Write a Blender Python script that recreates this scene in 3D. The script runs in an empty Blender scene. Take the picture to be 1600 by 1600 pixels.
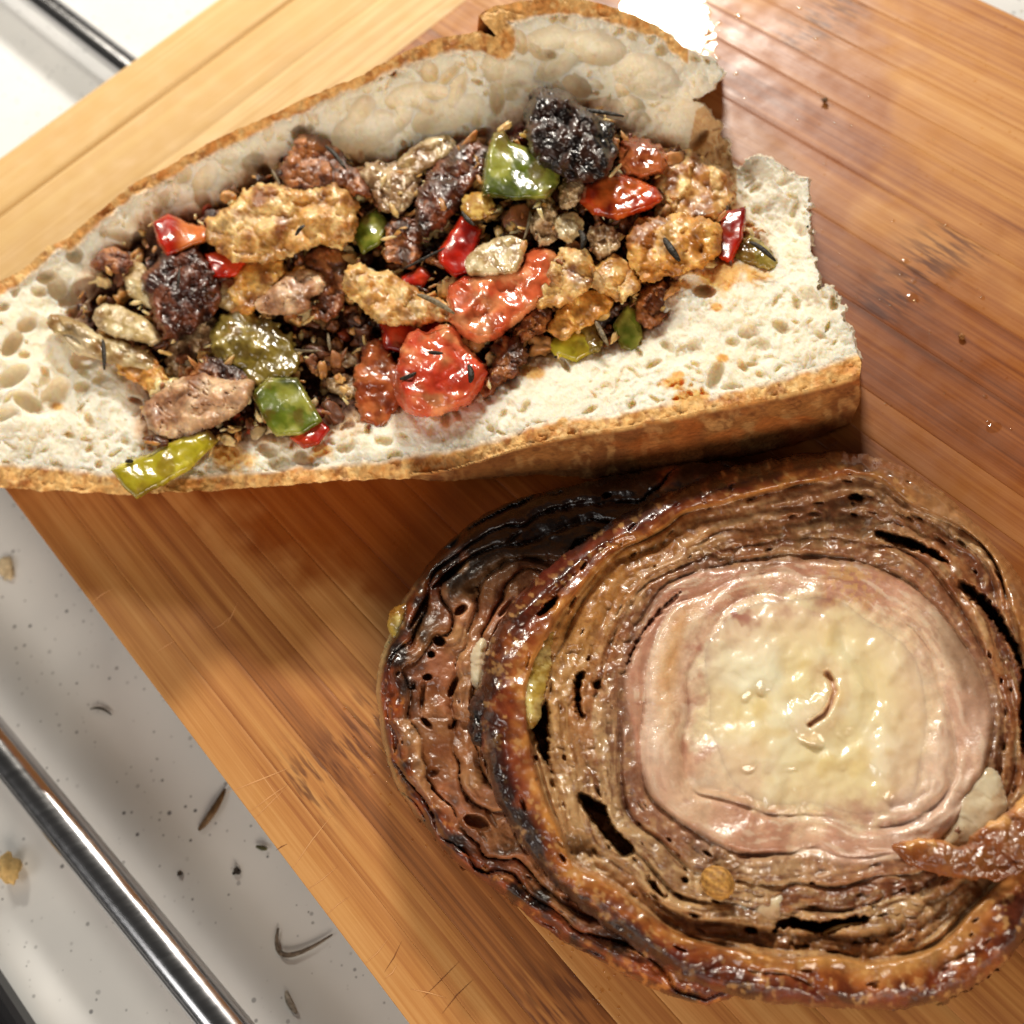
import bpy, math, random
import numpy as np
from mathutils import Matrix, Vector

random.seed(7); RNG = np.random.default_rng(7)
scene = bpy.context.scene
MM = 0.001
# ------------------------------------------------------------------ camera
FPX = 1735.0                       # focal length in pixels of the 1600 px frame
TILT = math.radians(29.5); ROLL = math.radians(-22.2)
DIST = 217.0                       # mm from the lens to the board at the middle of the frame
_r0 = np.array([1.0, 0, 0]); _u0 = np.array([0, math.cos(TILT), math.sin(TILT)])
FWD = np.array([0, math.sin(TILT), -math.cos(TILT)])
RGT = math.cos(ROLL) * _r0 + math.sin(ROLL) * _u0
UPV = -math.sin(ROLL) * _r0 + math.cos(ROLL) * _u0
CAM = -FWD * DIST
cd = bpy.data.cameras.new('camera'); cam = bpy.data.objects.new('camera', cd)
scene.collection.objects.link(cam); scene.camera = cam
cd.sensor_width = 36; cd.lens = 36 * FPX / 1600; cd.clip_start = 0.005; cd.clip_end = 20
cam.matrix_world = Matrix([[RGT[0], UPV[0], -FWD[0], CAM[0] * MM], [RGT[1], UPV[1], -FWD[1], CAM[1] * MM],
                           [RGT[2], UPV[2], -FWD[2], CAM[2] * MM], [0, 0, 0, 1]])
cd.dof.use_dof = True; cd.dof.focus_distance = 0.186; cd.dof.aperture_fstop = 19

def un(px, py, z=0.0):
    """point of the place (mm) seen at a pixel of the 1600 px photograph when it lies z mm above the board"""
    px = np.asarray(px, float); py = np.asarray(py, float); z = np.asarray(z, float)
    d = FWD * FPX + np.multiply.outer(px - 800, RGT) + np.multiply.outer(800 - py, UPV)
    t = (z - CAM[2]) / d[..., 2]
    return CAM + d * t[..., None]

# ------------------------------------------------------------------ world and lamps
w = bpy.data.worlds.new('World'); scene.world = w; w.use_nodes = True
bg = w.node_tree.nodes['Background']; bg.inputs[0].default_value = (1.0, 0.93, 0.85, 1); bg.inputs[1].default_value = 0.04

def area(name, loc, target, sx, sy, power, col):
    l = bpy.data.lights.new(name, 'AREA'); l.shape = 'RECTANGLE'; l.size = sx; l.size_y = sy; l.energy = power; l.color = col
    o = bpy.data.objects.new(name, l); scene.collection.objects.link(o); o.location = Vector(loc)
    o.rotation_euler = (Vector(target) - Vector(loc)).to_track_quat('-Z', 'Y').to_euler(); return o
# the glare on the wet board behind the loaf tells where the lamp under the cupboard hangs
g = un(1035, 10, 0.0); v = g - CAM; v = v / np.linalg.norm(v); v[2] = -v[2]
KEY = (g + v * 640) * MM
area('cupboard_lamp', KEY, (0, 0, 0), 0.15, 0.05, 6.0, (1.0, 0.93, 0.82))
area('cupboard_lamp_second', KEY + np.array([-0.42, 0.02, 0.0]), (-.05, 0.05, 0), 0.15, 0.05, 2.0, (1.0, 0.92, 0.78))
area('fill_light_front', (-0.05, -1.0, 0.46), (0, 0.05, 0), 0.6, 0.4, 9.0, (1.0, 0.85, 0.69))  # added fill behind the camera, brightens the far bread wall
area('fill_light_side', (-1.15, -0.35, 0.8), (0, 0, 0), 0.6, 0.5, 4.6, (1.0, 0.97, 0.93))  # added fill from the left, lifts the counter
vs = scene.view_settings; vs.view_transform = 'Standard'; vs.look = 'None'; vs.gamma = 1; vs.exposure = -0.06; vs.use_curve_mapping = False
scene.cycles.use_denoising = True
scene.cycles.max_bounces = 6

# ------------------------------------------------------------------ numeric helpers
def C(r, g_, b):
    c = np.array([r, g_, b], float) / 255
    return np.where(c <= 0.04045, c / 12.92, ((c + 0.055) / 1.055) ** 2.4)
def _hash(ix, iy, s):
    n = (ix.astype(np.int64) * 374761393 + iy.astype(np.int64) * 668265263 + s * 1274126177) & 0xffffffff
    n = ((n ^ (n >> 13)) * 1274126177) & 0xffffffff
    return ((n ^ (n >> 16)) & 0xffff) / 65535.0
def vnoise(x, y, s=0):
    x = np.asarray(x, float); y = np.asarray(y, float)
    ix = np.floor(x); iy = np.floor(y); fx = x - ix; fy = y - iy
    fx = fx * fx * fx * (fx * (fx * 6 - 15) + 10); fy = fy * fy * fy * (fy * (fy * 6 - 15) + 10)
    a = _hash(ix, iy, s); b = _hash(ix + 1, iy, s); c = _hash(ix, iy + 1, s); d = _hash(ix + 1, iy + 1, s)
    return (a + (b - a) * fx) * (1 - fy) + (c + (d - c) * fx) * fy
def fbm(x, y, s=0, o=4, g_=0.5):
    r = 0; a = 1; t = 0
    for k in range(o):
        ca, sa = math.cos(k * 0.9), math.sin(k * 0.9)
        r = r + a * vnoise((x * ca - y * sa) * 2 ** k + 17.3 * k, (x * sa + y * ca) * 2 ** k + 5.1 * k, s + k * 31); t += a; a *= g_
    return r / t
def worley(x, y, s=0):
    x = np.asarray(x, float); y = np.asarray(y, float); ix = np.floor(x); iy = np.floor(y); f1 = np.full(x.shape, 9.0); idv = np.zeros(x.shape); fac = np.zeros(x.shape)
    for i in (-1, 0, 1):
        for j in (-1, 0, 1):
            cx = ix + i; cy = iy + j; ox = x - cx - _hash(cx, cy, s); oy = y - cy - _hash(cx, cy, s + 7); d = np.hypot(ox, oy)
            idv = np.where(d < f1, _hash(cx, cy, s + 13), idv); fac = np.where(d < f1, ox * (_hash(cx, cy, s + 17) - .5) * 2 + oy * (_hash(cx, cy, s + 19) - .5) * 2, fac); f1 = np.minimum(f1, d)
    return f1, fac, idv
def pn(a, th, f, s=0, o=3):
    w_ = np.clip((th - 1.9) / (math.pi - 1.9), 0, 1); w_ = w_ * w_ * (3 - 2 * w_)
    return fbm(a, th * f, s, o) * (1 - w_) + fbm(a, (th - 2 * math.pi) * f, s, o) * w_
def ss(a, b, x):
    t = np.clip((x - a) / (b - a), 0, 1); return t * t * (3 - 2 * t)
def mix(a, b, t):
    t = np.asarray(t)[..., None]; return a * (1 - t) + b * t
def sdf(px, py, poly):
    """signed distance to a closed outline, negative inside"""
    P = np.asarray(poly, float); Q = np.roll(P, -1, 0)
    d2 = np.full(px.shape, 1e18); ins = np.zeros(px.shape, bool)
    for (ax, ay), (bx, by) in zip(P, Q):
        ex, ey = bx - ax, by - ay; L = ex * ex + ey * ey + 1e-9
        wx, wy = px - ax, py - ay
        t = np.clip((wx * ex + wy * ey) / L, 0, 1)
        d2 = np.minimum(d2, (wx - ex * t) ** 2 + (wy - ey * t) ** 2)
        c = (ay > py) != (by > py)
        if ay != by: ins ^= c & (px < (bx - ax) * (py - ay) / (by - ay) + ax)
    d = np.sqrt(d2); return np.where(ins, -d, d)
def pdist(px, py, pts):
    P = np.asarray(pts, float); d2 = np.full(px.shape, 1e18)
    for (ax, ay), (bx, by) in zip(P[:-1], P[1:]):
        ex, ey = bx - ax, by - ay; t = np.clip(((px - ax) * ex + (py - ay) * ey) / (ex * ex + ey * ey + 1e-9), 0, 1)
        d2 = np.minimum(d2, (px - ax - ex * t) ** 2 + (py - ay - ey * t) ** 2)
    return np.sqrt(d2)
def smooth_poly(pts, n=2):
    P = np.asarray(pts, float)
    for _ in range(n):
        Q = np.roll(P, -1, 0); P = np.stack([P * .75 + Q * .25, P * .25 + Q * .75], 1).reshape(-1, 2)
    return P
def blur(a, r):
    k = np.exp(-0.5 * (np.arange(-int(3 * r), int(3 * r) + 1) / r) ** 2); k /= k.sum(); n = len(k) // 2
    p = np.pad(a, n, mode='edge')
    p = np.apply_along_axis(lambda m: np.convolve(m, k, 'valid'), 0, p)
    return np.apply_along_axis(lambda m: np.convolve(m, k, 'valid'), 1, p)
def rbf(pts, X, Y):
    P = np.asarray(pts, float); n = len(P)
    D = np.hypot(P[:, None, 0] - P[None, :, 0], P[:, None, 1] - P[None, :, 1])
    A = np.zeros((n + 1, n + 1)); A[:n, :n] = D; A[n, :n] = 1; A[:n, n] = 1
    wv = np.linalg.solve(A + np.eye(n + 1) * 1e-6, np.append(P[:, 2], 0))
    R = np.full(X.shape, wv[n])
    for i in range(n): R = R + wv[i] * np.hypot(X - P[i, 0], Y - P[i, 1])
    return R
def pits(Z, x0, y0, step, spots, depth_k=0.9):
    """press round or oval hollows (px, py, rx, ry, angle, depth mm) into a height sheet"""
    H, Wd = Z.shape; M = np.zeros_like(Z)
    for (cx, cy, rx, ry, an, dp) in spots:
        r = max(rx, ry)
        i0 = max(int((cx - r - x0) / step), 0); i1 = min(int((cx + r - x0) / step) + 2, Wd)
        j0 = max(int((cy - r - y0) / step), 0); j1 = min(int((cy + r - y0) / step) + 2, H)
        if i1 <= i0 or j1 <= j0: continue
        xx = x0 + np.arange(i0, i1) * step - cx; yy = (y0 + np.arange(j0, j1) * step - cy)[:, None]
        ca, sa = math.cos(an), math.sin(an)
        q = ((xx * ca + yy * sa) / rx) ** 2 + ((-xx * sa + yy * ca) / ry) ** 2
        d = np.sqrt(np.clip(1 - q, 0, 1)) * dp
        M[j0:j1, i0:i1] = np.maximum(M[j0:j1, i0:i1], d)
    return Z - M, M

# ------------------------------------------------------------------ scene-graph helpers
COL = scene.collection
def props(o, label=None, cat=None, group=None, kind=None):
    for k, v_ in (('label', label), ('category', cat), ('group', group), ('kind', kind)):
        if v_: o[k] = v_
    return o
def empty(name, loc_mm, label, cat, group=None):
    o = bpy.data.objects.new(name, None); o.empty_display_size = 0.01; COL.objects.link(o)
    o.location = Vector(np.asarray(loc_mm) * MM); return props(o, label, cat, group)
def mesh_obj(name, V, F, mat, parent=None, cols=None, smooth=True, origin=None, attrs=None):
    """V in mm in the place; one mesh object whose origin is at its base"""
    V = np.asarray(V, float)
    if parent is not None: org = np.array(parent.location) / MM
    elif origin is not None: org = np.asarray(origin, float)
    else: org = np.array([V[:, 0].mean(), V[:, 1].mean(), V[:, 2].min()])
    me = bpy.data.meshes.new(name)
    if isinstance(F, np.ndarray):
        nf, k = F.shape
        me.vertices.add(len(V)); me.vertices.foreach_set('co', ((V - org) * MM).astype(np.float32).ravel())
        me.loops.add(nf * k); me.loops.foreach_set('vertex_index', F.astype(np.int32).ravel())
        me.polygons.add(nf); me.polygons.foreach_set('loop_start', np.arange(0, nf * k, k, dtype=np.int32))
        me.update(calc_edges=True)
    else:
        me.from_pydata([tuple(x) for x in (V - org) * MM], [], F)
    if smooth: me.polygons.foreach_set('use_smooth', np.ones(len(me.polygons), bool))
    if cols is not None:
        a = me.color_attributes.new('Col', 'FLOAT_COLOR', 'POINT')
        c = np.ones((len(V), 4), np.float32); c[:, :3] = cols; a.data.foreach_set('color', c.ravel())
    for k_, v_ in (attrs or {}).items():
        a = me.attributes.new(k_, 'FLOAT', 'POINT'); a.data.foreach_set('value', np.asarray(v_, np.float32))
    me.validate(); me.update()
    me.materials.append(mat)
    o = bpy.data.objects.new(name, me); COL.objects.link(o)
    if parent is not None: o.parent = parent
    else: o.location = Vector(org * MM)
    return o

# ------------------------------------------------------------------ materials
def new_mat(name):
    m = bpy.data.materials.new(name); m.use_nodes = True; nt = m.node_tree
    return m, nt, nt.nodes['Principled BSDF'], lambda t: nt.nodes.new(t), lambda a, b: nt.links.new(a, b)
def food(name, rough=0.35, rough_var=0.2, bump=0.25, scale=900, sss=0.0, radius=(1, .5, .3), sscale=0.002, coat=0.0, var=0.25, spec=0.5, bump2=0.0, scale2=2500):
    """wet or dry food: its own colour attribute, broken by fine noise, with a fine relief"""
    m, nt, b, N, L = new_mat(name)
    at = N('ShaderNodeAttribute'); at.attribute_name = 'Col'
    tc = N('ShaderNodeTexCoord')
    n1 = N('ShaderNodeTexNoise'); n1.inputs['Scale'].default_value = scale; n1.inputs['Detail'].default_value = 5; L(tc.outputs['Object'], n1.inputs['Vector'])
    mr = N('ShaderNodeMapRange'); mr.inputs[1].default_value = 0.3; mr.inputs[2].default_value = 0.7; mr.inputs[3].default_value = 1 - var; mr.inputs[4].default_value = 1 + var
    L(n1.outputs['Fac'], mr.inputs[0])
    mx = N('ShaderNodeMix'); mx.data_type = 'RGBA'; mx.blend_type = 'MULTIPLY'; mx.inputs[0].default_value = 1
    L(at.outputs['Color'], mx.inputs[6]); L(mr.outputs[0], mx.inputs[7]); L(mx.outputs[2], b.inputs['Base Color'])
    n2 = N('ShaderNodeTexNoise'); n2.inputs['Scale'].default_value = scale * 0.35; n2.inputs['Detail'].default_value = 3; L(tc.outputs['Object'], n2.inputs['Vector'])
    r = N('ShaderNodeMapRange'); r.inputs[1].default_value = 0.3; r.inputs[2].default_value = 0.7; r.inputs[3].default_value = max(rough - rough_var, .04); r.inputs[4].default_value = rough + rough_var
    L(n2.outputs['Fac'], r.inputs[0]); L(r.outputs[0], b.inputs['Roughness'])
    bp = N('ShaderNodeBump'); bp.inputs['Strength'].default_value = bump; bp.inputs['Distance'].default_value = 0.0006; L(n1.outputs['Fac'], bp.inputs['Height'])
    out = bp
    if bump2:
        n3 = N('ShaderNodeTexNoise'); n3.inputs['Scale'].default_value = scale2; n3.inputs['Detail'].default_value = 2; L(tc.outputs['Object'], n3.inputs['Vector'])
        b2 = N('ShaderNodeBump'); b2.inputs['Strength'].default_value = bump2; b2.inputs['Distance'].default_value = 0.0004
        L(n3.outputs['Fac'], b2.inputs['Height']); L(bp.outputs[0], b2.inputs['Normal']); out = b2
    L(out.outputs[0], b.inputs['Normal'])
    b.inputs['Specular IOR Level'].default_value = spec
    if sss:
        b.inputs['Subsurface Weight'].default_value = sss; b.inputs['Subsurface Radius'].default_value = radius; b.inputs['Subsurface Scale'].default_value = sscale
    if coat:
        b.inputs['Coat Weight'].default_value = coat; b.inputs['Coat Roughness'].default_value = 0.08
        L(out.outputs[0], b.inputs['Coat Normal'])
    return m
M_CRUMB = food('bread_crumb', 0.75, 0.1, 0.5, 1400, sss=0.85, radius=(1, .75, .5), sscale=0.0036, var=0.05, spec=0.25)
M_CRUST = food('bread_crust', 0.62, 0.12, 0.5, 900, var=0.22, spec=0.3, bump2=0.3)
M_PORK = food('wet_pork', 0.48, 0.16, 0.22, 700, sss=0.5, radius=(1, .6, .3), sscale=0.0016, var=0.28, coat=0.15, bump2=0.06, scale2=2000)
M_SKIN = food('wet_vegetable', 0.24, 0.08, 0.1, 420, sss=0.15, radius=(1, .5, .25), sscale=0.0014, var=0.18, coat=0.45, bump2=0.06, scale2=1500)
M_ONION = food('wet_onion', 0.22, 0.1, 0.4, 700, sss=0.3, radius=(1, .8, .5), sscale=0.0015, var=0.15, coat=0.4, bump2=0.2)
M_CHAR = food('charred_meat', 0.4, 0.15, 0.3, 620, var=0.4, coat=0.3, bump2=0.08, scale2=1800)
M_MEAT = food('roast_layers', 0.36, 0.12, 0.36, 640, sss=0.3, radius=(1, .6, .35), sscale=0.0016, var=0.12, coat=0.32, bump2=0.14, scale2=2000)
M_RIND = food('roast_rind', 0.32, 0.14, 0.3, 460, var=0.22, coat=0.6, bump2=0.08, scale2=1900)
M_FAT = food('soft_fat', 0.24, 0.08, 0.17, 330, sss=0.5, radius=(1, .85, .55), sscale=0.0025, var=0.03, coat=0.8, bump2=0.05, scale2=1000)
M_HERB = food('dried_herb', 0.45, 0.15, 0.6, 1500, var=0.4, spec=.3)
M_BED = food('minced_bed', 0.35, 0.15, 0.6, 560, var=0.4, coat=0.6, bump2=0.2)

def m_steel():
    m, nt, b, N, L = new_mat('polished_steel')
    b.inputs['Base Color'].default_value = (.62, .62, .64, 1); b.inputs['Metallic'].default_value = 1
    tc = N('ShaderNodeTexCoord'); mp = N('ShaderNodeMapping'); mp.inputs['Scale'].default_value = (6, 700, 700); L(tc.outputs['Object'], mp.inputs[0])
    n = N('ShaderNodeTexNoise'); n.inputs['Scale'].default_value = 1; n.inputs['Detail'].default_value = 4; L(mp.outputs[0], n.inputs['Vector'])
    r = N('ShaderNodeMapRange'); r.inputs[3].default_value = 0.12; r.inputs[4].default_value = 0.3; L(n.outputs['Fac'], r.inputs[0]); L(r.outputs[0], b.inputs['Roughness'])
    return m
def m_counter():
    m, nt, b, N, L = new_mat('speckled_counter')
    tc = N('ShaderNodeTexCoord')
    v1 = N('ShaderNodeTexVoronoi'); v1.inputs['Scale'].default_value = 520; v1.inputs['Randomness'].default_value = 1; L(tc.outputs['Object'], v1.inputs['Vector'])
    # speck size from each cell's own colour
    sp = N('ShaderNodeSeparateColor'); L(v1.outputs['Color'], sp.inputs[0])
    sz = N('ShaderNodeMapRange'); sz.inputs[1].default_value = 0.3; sz.inputs[2].default_value = 1; sz.inputs[3].default_value = 0.0; sz.inputs[4].default_value = 0.27; L(sp.outputs[0], sz.inputs[0])
    lt = N('ShaderNodeMath'); lt.operation = 'SUBTRACT'; L(sz.outputs[0], lt.inputs[0]); L(v1.outputs['Distance'], lt.inputs[1])
    st = N('ShaderNodeMapRange'); st.inputs[1].default_value = -0.05; st.inputs[2].default_value = 0.06; st.interpolation_type = 'SMOOTHSTEP'; L(lt.outputs[0], st.inputs[0])
    kk = N('ShaderNodeMath'); kk.operation = 'MULTIPLY'; L(st.outputs[0], kk.inputs[0]); L(sp.outputs[1], kk.inputs[1])
    n = N('ShaderNodeTexNoise'); n.inputs['Scale'].default_value = 25; n.inputs['Detail'].default_value = 4; L(tc.outputs['Object'], n.inputs['Vector'])
    cr = N('ShaderNodeValToRGB'); cr.color_ramp.elements[0].color = (.68, .69, .69, 1); cr.color_ramp.elements[1].color = (.78, .78, .77, 1)
    cr.color_ramp.elements[0].position = .35; cr.color_ramp.elements[1].position = .65; L(n.outputs['Fac'], cr.inputs[0])
    mx = N('ShaderNodeMix'); mx.data_type = 'RGBA'; L(kk.outputs[0], mx.inputs[0]); L(cr.outputs[0], mx.inputs[6]); mx.inputs[7].default_value = (.13, .13, .14, 1)
    L(mx.outputs[2], b.inputs['Base Color']); b.inputs['Roughness'].default_value = 0.38
    return m
def m_plain(name, col, rough, **k):
    m, nt, b, N, L = new_mat(name)
    tc = N('ShaderNodeTexCoord'); n = N('ShaderNodeTexNoise'); n.inputs['Scale'].default_value = 300; n.inputs['Detail'].default_value = 4; L(tc.outputs['Object'], n.inputs['Vector'])
    cr = N('ShaderNodeMix'); cr.data_type = 'RGBA'; L(n.outputs['Fac'], cr.inputs[0])
    cr.inputs[6].default_value = (*[c * .75 for c in col], 1); cr.inputs[7].default_value = (*[min(c * 1.25, 1) for c in col], 1)
    L(cr.outputs[2], b.inputs['Base Color']); b.inputs['Roughness'].default_value = rough
    for a, v_ in k.items(): b.inputs[a.replace('_', ' ')].default_value = v_
    return m
def m_bamboo(name, pale=False):
    m, nt, b, N, L = new_mat(name)
    tc = N('ShaderNodeTexCoord'); oi = N('ShaderNodeObjectInfo')
    off = N('ShaderNodeVectorMath'); off.operation = 'MULTIPLY_ADD'
    L(oi.outputs['Random'], off.inputs[0]); off.inputs[1].default_value = (1.7, 0.9, 0.4); L(tc.outputs['Object'], off.inputs[2])
    def streak(sx, sy, det):
        mp = N('ShaderNodeMapping'); mp.inputs['Scale'].default_value = (sx, sy, sy); L(off.outputs[0], mp.inputs[0])
        n = N('ShaderNodeTexNoise'); n.inputs['Scale'].default_value = 1; n.inputs['Detail'].default_value = det; n.inputs['Roughness'].default_value = .6; L(mp.outputs[0], n.inputs['Vector']); return n
    fine = streak(22, 1500, 3); mid = streak(12, 520, 4); broad = streak(5, 120, 2)
    def rng(n, a, c, lo, hi):
        r = N('ShaderNodeMapRange'); r.inputs[1].default_value = a; r.inputs[2].default_value = c; r.inputs[3].default_value = lo; r.inputs[4].default_value = hi; L(n, r.inputs[0]); return r.outputs[0]
    def math_(op, a, c):
        q = N('ShaderNodeMath'); q.operation = op
        for i, x in enumerate((a, c)):
            if isinstance(x, (int, float)): q.inputs[i].default_value = x
            else: L(x, q.inputs[i])
        return q.outputs[0]
    f = math_('ADD', math_('MULTIPLY', rng(fine.outputs['Fac'], .33, .67, 0, 1), .22), math_('MULTIPLY', rng(mid.outputs['Fac'], .3, .7, 0, 1), .40))
    f = math_('ADD', f, math_('MULTIPLY', rng(broad.outputs['Fac'], .3, .7, 0, 1), .38))
    f = math_('ADD', f, rng(oi.outputs['Random'], 0, 1, -.16, .16))
    cr = N('ShaderNodeValToRGB'); e = cr.color_ramp.elements
    e[0].position = .12; e[0].color = (*C(126, 76, 38), 1); e[1].position = .95; e[1].color = (*C(214, 160, 96), 1)
    x = e.new(.36); x.color = (*C(166, 104, 52), 1); x = e.new(.6); x.color = (*C(192, 132, 70), 1); L(f, cr.inputs[0])
    if pale:
        e[0].color = (*C(196, 152, 90), 1); e[1].color = (*C(234, 198, 138), 1); e[2].color = (*C(214, 172, 108), 1); e[3].color = (*C(222, 184, 120), 1)
    # bamboo nodes: short dark dashes gathered where a stem's joint crosses the strip
    sx = N('ShaderNodeSeparateXYZ'); L(tc.outputs['Object'], sx.inputs[0])
    node = N('ShaderNodeAttribute'); node.attribute_name = 'node'
    dash = streak(130, 1100, 2)
    dk = math_('MULTIPLY', rng(dash.outputs['Fac'], .46, .6, 0, 1), node.outputs['Fac'])
    m1 = N('ShaderNodeMix'); m1.data_type = 'RGBA'; L(math_('MULTIPLY', dk, .8), m1.inputs[0]); L(cr.outputs[0], m1.inputs[6]); m1.inputs[7].default_value = (*C(92, 48, 26), 1)
    # oil soaked in, and shade painted between loaf and roast: deeper colour, smoother surface
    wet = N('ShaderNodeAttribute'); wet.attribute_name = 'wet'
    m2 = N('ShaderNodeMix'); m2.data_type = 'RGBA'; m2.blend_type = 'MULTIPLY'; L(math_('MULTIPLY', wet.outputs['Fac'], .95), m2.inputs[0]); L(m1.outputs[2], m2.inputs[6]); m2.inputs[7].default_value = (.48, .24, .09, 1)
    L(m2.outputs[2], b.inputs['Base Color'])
    pn = N('ShaderNodeTexNoise'); pn.inputs['Scale'].default_value = 160; pn.inputs['Detail'].default_value = 5; L(tc.outputs['Object'], pn.inputs['Vector'])
    rr = math_('ADD', rng(wet.outputs['Fac'], 0, 1, .6, .32), rng(pn.outputs['Fac'], .3, .7, -.1, .12)); b.inputs['Specular IOR Level'].default_value = .45
    L(rr, b.inputs['Roughness'])
    bp = N('ShaderNodeBump'); bp.inputs['Strength'].default_value = .22; bp.inputs['Distance'].default_value = .0004; L(fine.outputs['Fac'], bp.inputs['Height'])
    b2 = N('ShaderNodeBump'); b2.inputs['Strength'].default_value = .12; b2.inputs['Distance'].default_value = .0006; L(pn.outputs['Fac'], b2.inputs['Height']); L(bp.outputs[0], b2.inputs['Normal'])
    L(b2.outputs[0], b.inputs['Normal'])
    return m
def m_oil():
    m, nt, b, N, L = new_mat('clear_oil'); nt.nodes.remove(b); out = nt.nodes['Material Output']
    tr = N('ShaderNodeBsdfTransparent'); tr.inputs[0].default_value = (.97, .9, .76, 1); gl = N('ShaderNodeBsdfGlossy'); gl.inputs['Roughness'].default_value = .09
    tc = N('ShaderNodeTexCoord'); n = N('ShaderNodeTexNoise'); n.inputs['Scale'].default_value = 420; n.inputs['Detail'].default_value = 3; L(tc.outputs['Object'], n.inputs['Vector'])
    bp = N('ShaderNodeBump'); bp.inputs['Strength'].default_value = .12; bp.inputs['Distance'].default_value = .0004; L(n.outputs['Fac'], bp.inputs['Height']); L(bp.outputs[0], gl.inputs['Normal'])
    mx = N('ShaderNodeMixShader'); mx.inputs[0].default_value = .07; L(tr.outputs[0], mx.inputs[1]); L(gl.outputs[0], mx.inputs[2]); L(mx.outputs[0], out.inputs[0])
    return m
M_STEEL = m_steel(); M_COUNTER = m_counter(); M_BAMBOO = m_bamboo('bamboo'); M_BAMBOO_PALE = m_bamboo('bamboo_end', True); M_OIL = m_oil()
M_BLACK = m_plain('black_enamel', (.012, .012, .014), .25)
M_CUT = m_plain('fresh_cut_wood', tuple(C(226, 170, 112)), .6)
M_DARKCUT = m_plain('stained_cut_wood', tuple(C(120, 66, 28)), .6)

# ------------------------------------------------------------------ counter
ZC = -34.0
q = 900
counter = mesh_obj('counter', [(-q, -q, ZC), (q, -q, ZC), (q, q, ZC), (-q, q, ZC)], [(0, 1, 2, 3)], M_COUNTER, smooth=False)
props(counter, kind='structure')

# ------------------------------------------------------------------ cutting board
vp = np.array([-2497.0, -2292.0]); dvec = FWD * FPX + RGT * vp[0] - UPV * vp[1]; dvec[2] = 0; E1 = dvec / np.linalg.norm(dvec)   # along the grain, away
E1 = -E1                                                                    # local x runs towards the near end
E2 = np.array([-E1[1], E1[0], 0])
c_edge = np.mean([un(20, 780), un(640, 1600)], 0); far_pt = np.mean([un(0, 240), un(330, 0)], 0); r_edge = un(1575, 20)
x_far = far_pt @ E1; yA = c_edge @ E2; yB = r_edge @ E2
y0b, y1b = min(yA, yB), max(yA, yB); left_low = yA < yB
TH = 19.0
board = empty('cutting_board', E1 * x_far + E2 * (y0b + y1b) / 2, 'bamboo cutting board under the sandwich and the roast slices', 'cutting board')
board.rotation_euler = (0, 0, math.atan2(E1[1], E1[0]))
board.location.z = -TH * MM
BW = y1b - y0b; CAP = 62.0; LEN = 330.0
def to_px(P):
    d = P - CAM; zc = d @ FWD
    return 800 + FPX * (d @ RGT) / zc, 800 - FPX * (d @ UPV) / zc
def wet_and_shade(P):
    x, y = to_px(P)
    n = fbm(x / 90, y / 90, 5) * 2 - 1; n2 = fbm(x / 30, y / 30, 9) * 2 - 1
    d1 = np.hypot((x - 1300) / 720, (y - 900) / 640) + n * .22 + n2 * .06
    d2 = np.hypot((x - 760) / 640, (y - 640) / 330) + n * .25 + n2 * .06  # under and before the loaf: oil plus painted shade
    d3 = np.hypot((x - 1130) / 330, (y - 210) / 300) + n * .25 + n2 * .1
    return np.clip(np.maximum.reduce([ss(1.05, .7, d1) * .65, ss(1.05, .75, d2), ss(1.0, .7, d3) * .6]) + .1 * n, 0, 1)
def plank(name, xa, xb, ya, yb, axis, ch, nx, ny):
    """a strip with eased edges; fine enough along its top to carry its stains"""
    ins = [ch, ch * .3, 0]; rows = []
    xs = np.linspace(xa + ch, xb - ch, nx); ys = np.linspace(ya + ch, yb - ch, ny)
    def ring(i, z):  # outline of the strip, inset i
        return xa + i, xb - i, ya + i, yb - i, z
    X = np.concatenate([[xa, xa + ch * .3], xs, [xb - ch * .3, xb]]); Y = np.concatenate([[ya, ya + ch * .3], ys, [yb - ch * .3, yb]])
    gx, gy = np.meshgrid(X, Y); ex = np.minimum(gx - xa, xb - gx); ey = np.minimum(gy - ya, yb - gy)
    e = np.minimum(ex, ey); drop = np.where(e < ch - 1e-6, ch - np.sqrt(np.clip(ch * ch - (ch - e) ** 2, 0, None)), 0)
    V = np.stack([gx, gy, TH - drop], -1).reshape(-1, 3); H, Wd = gx.shape; idx = np.arange(H * Wd).reshape(H, Wd)
    F = np.stack([idx[:-1, :-1], idx[:-1, 1:], idx[1:, 1:], idx[1:, :-1]], -1).reshape(-1, 4)
    bl = np.concatenate([idx[0, :], idx[1:, -1], idx[-1, -2::-1], idx[-2:0:-1, 0]])
    n = len(V); B = V[bl].copy(); B[:, 2] = 0; V = np.vstack([V, B]); k = np.arange(len(bl)); k2 = np.roll(k, -1)
    F = np.vstack([F, np.stack([bl[k2], bl[k], n + k, n + k2], -1)])
    Wp = board_world(V); attrs = {'wet': wet_and_shade(Wp)}
    # node positions
    nd = np.zeros(len(V)); rs = random.Random(int(ya * 77 + xa)); p0 = rs.uniform(-40, 260)
    want = [p[0] for p in NODE_PTS if ya - p[2] <= p[1] <= yb + p[2]] if axis == 0 else []
    along = V[:, 0] if axis == 0 else V[:, 1]
    for pc in (want or ([p0] if rs.random() < .3 and axis == 0 else [])):
        nd = np.maximum(nd, np.exp(-((along - pc) / 7.0) ** 2))
    attrs['node'] = nd
    return V, F, attrs
ROT = np.stack([E1, E2, np.array([0, 0, 1.0])]); ORG = np.array(board.location) / MM
NODE_PTS = []
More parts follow.
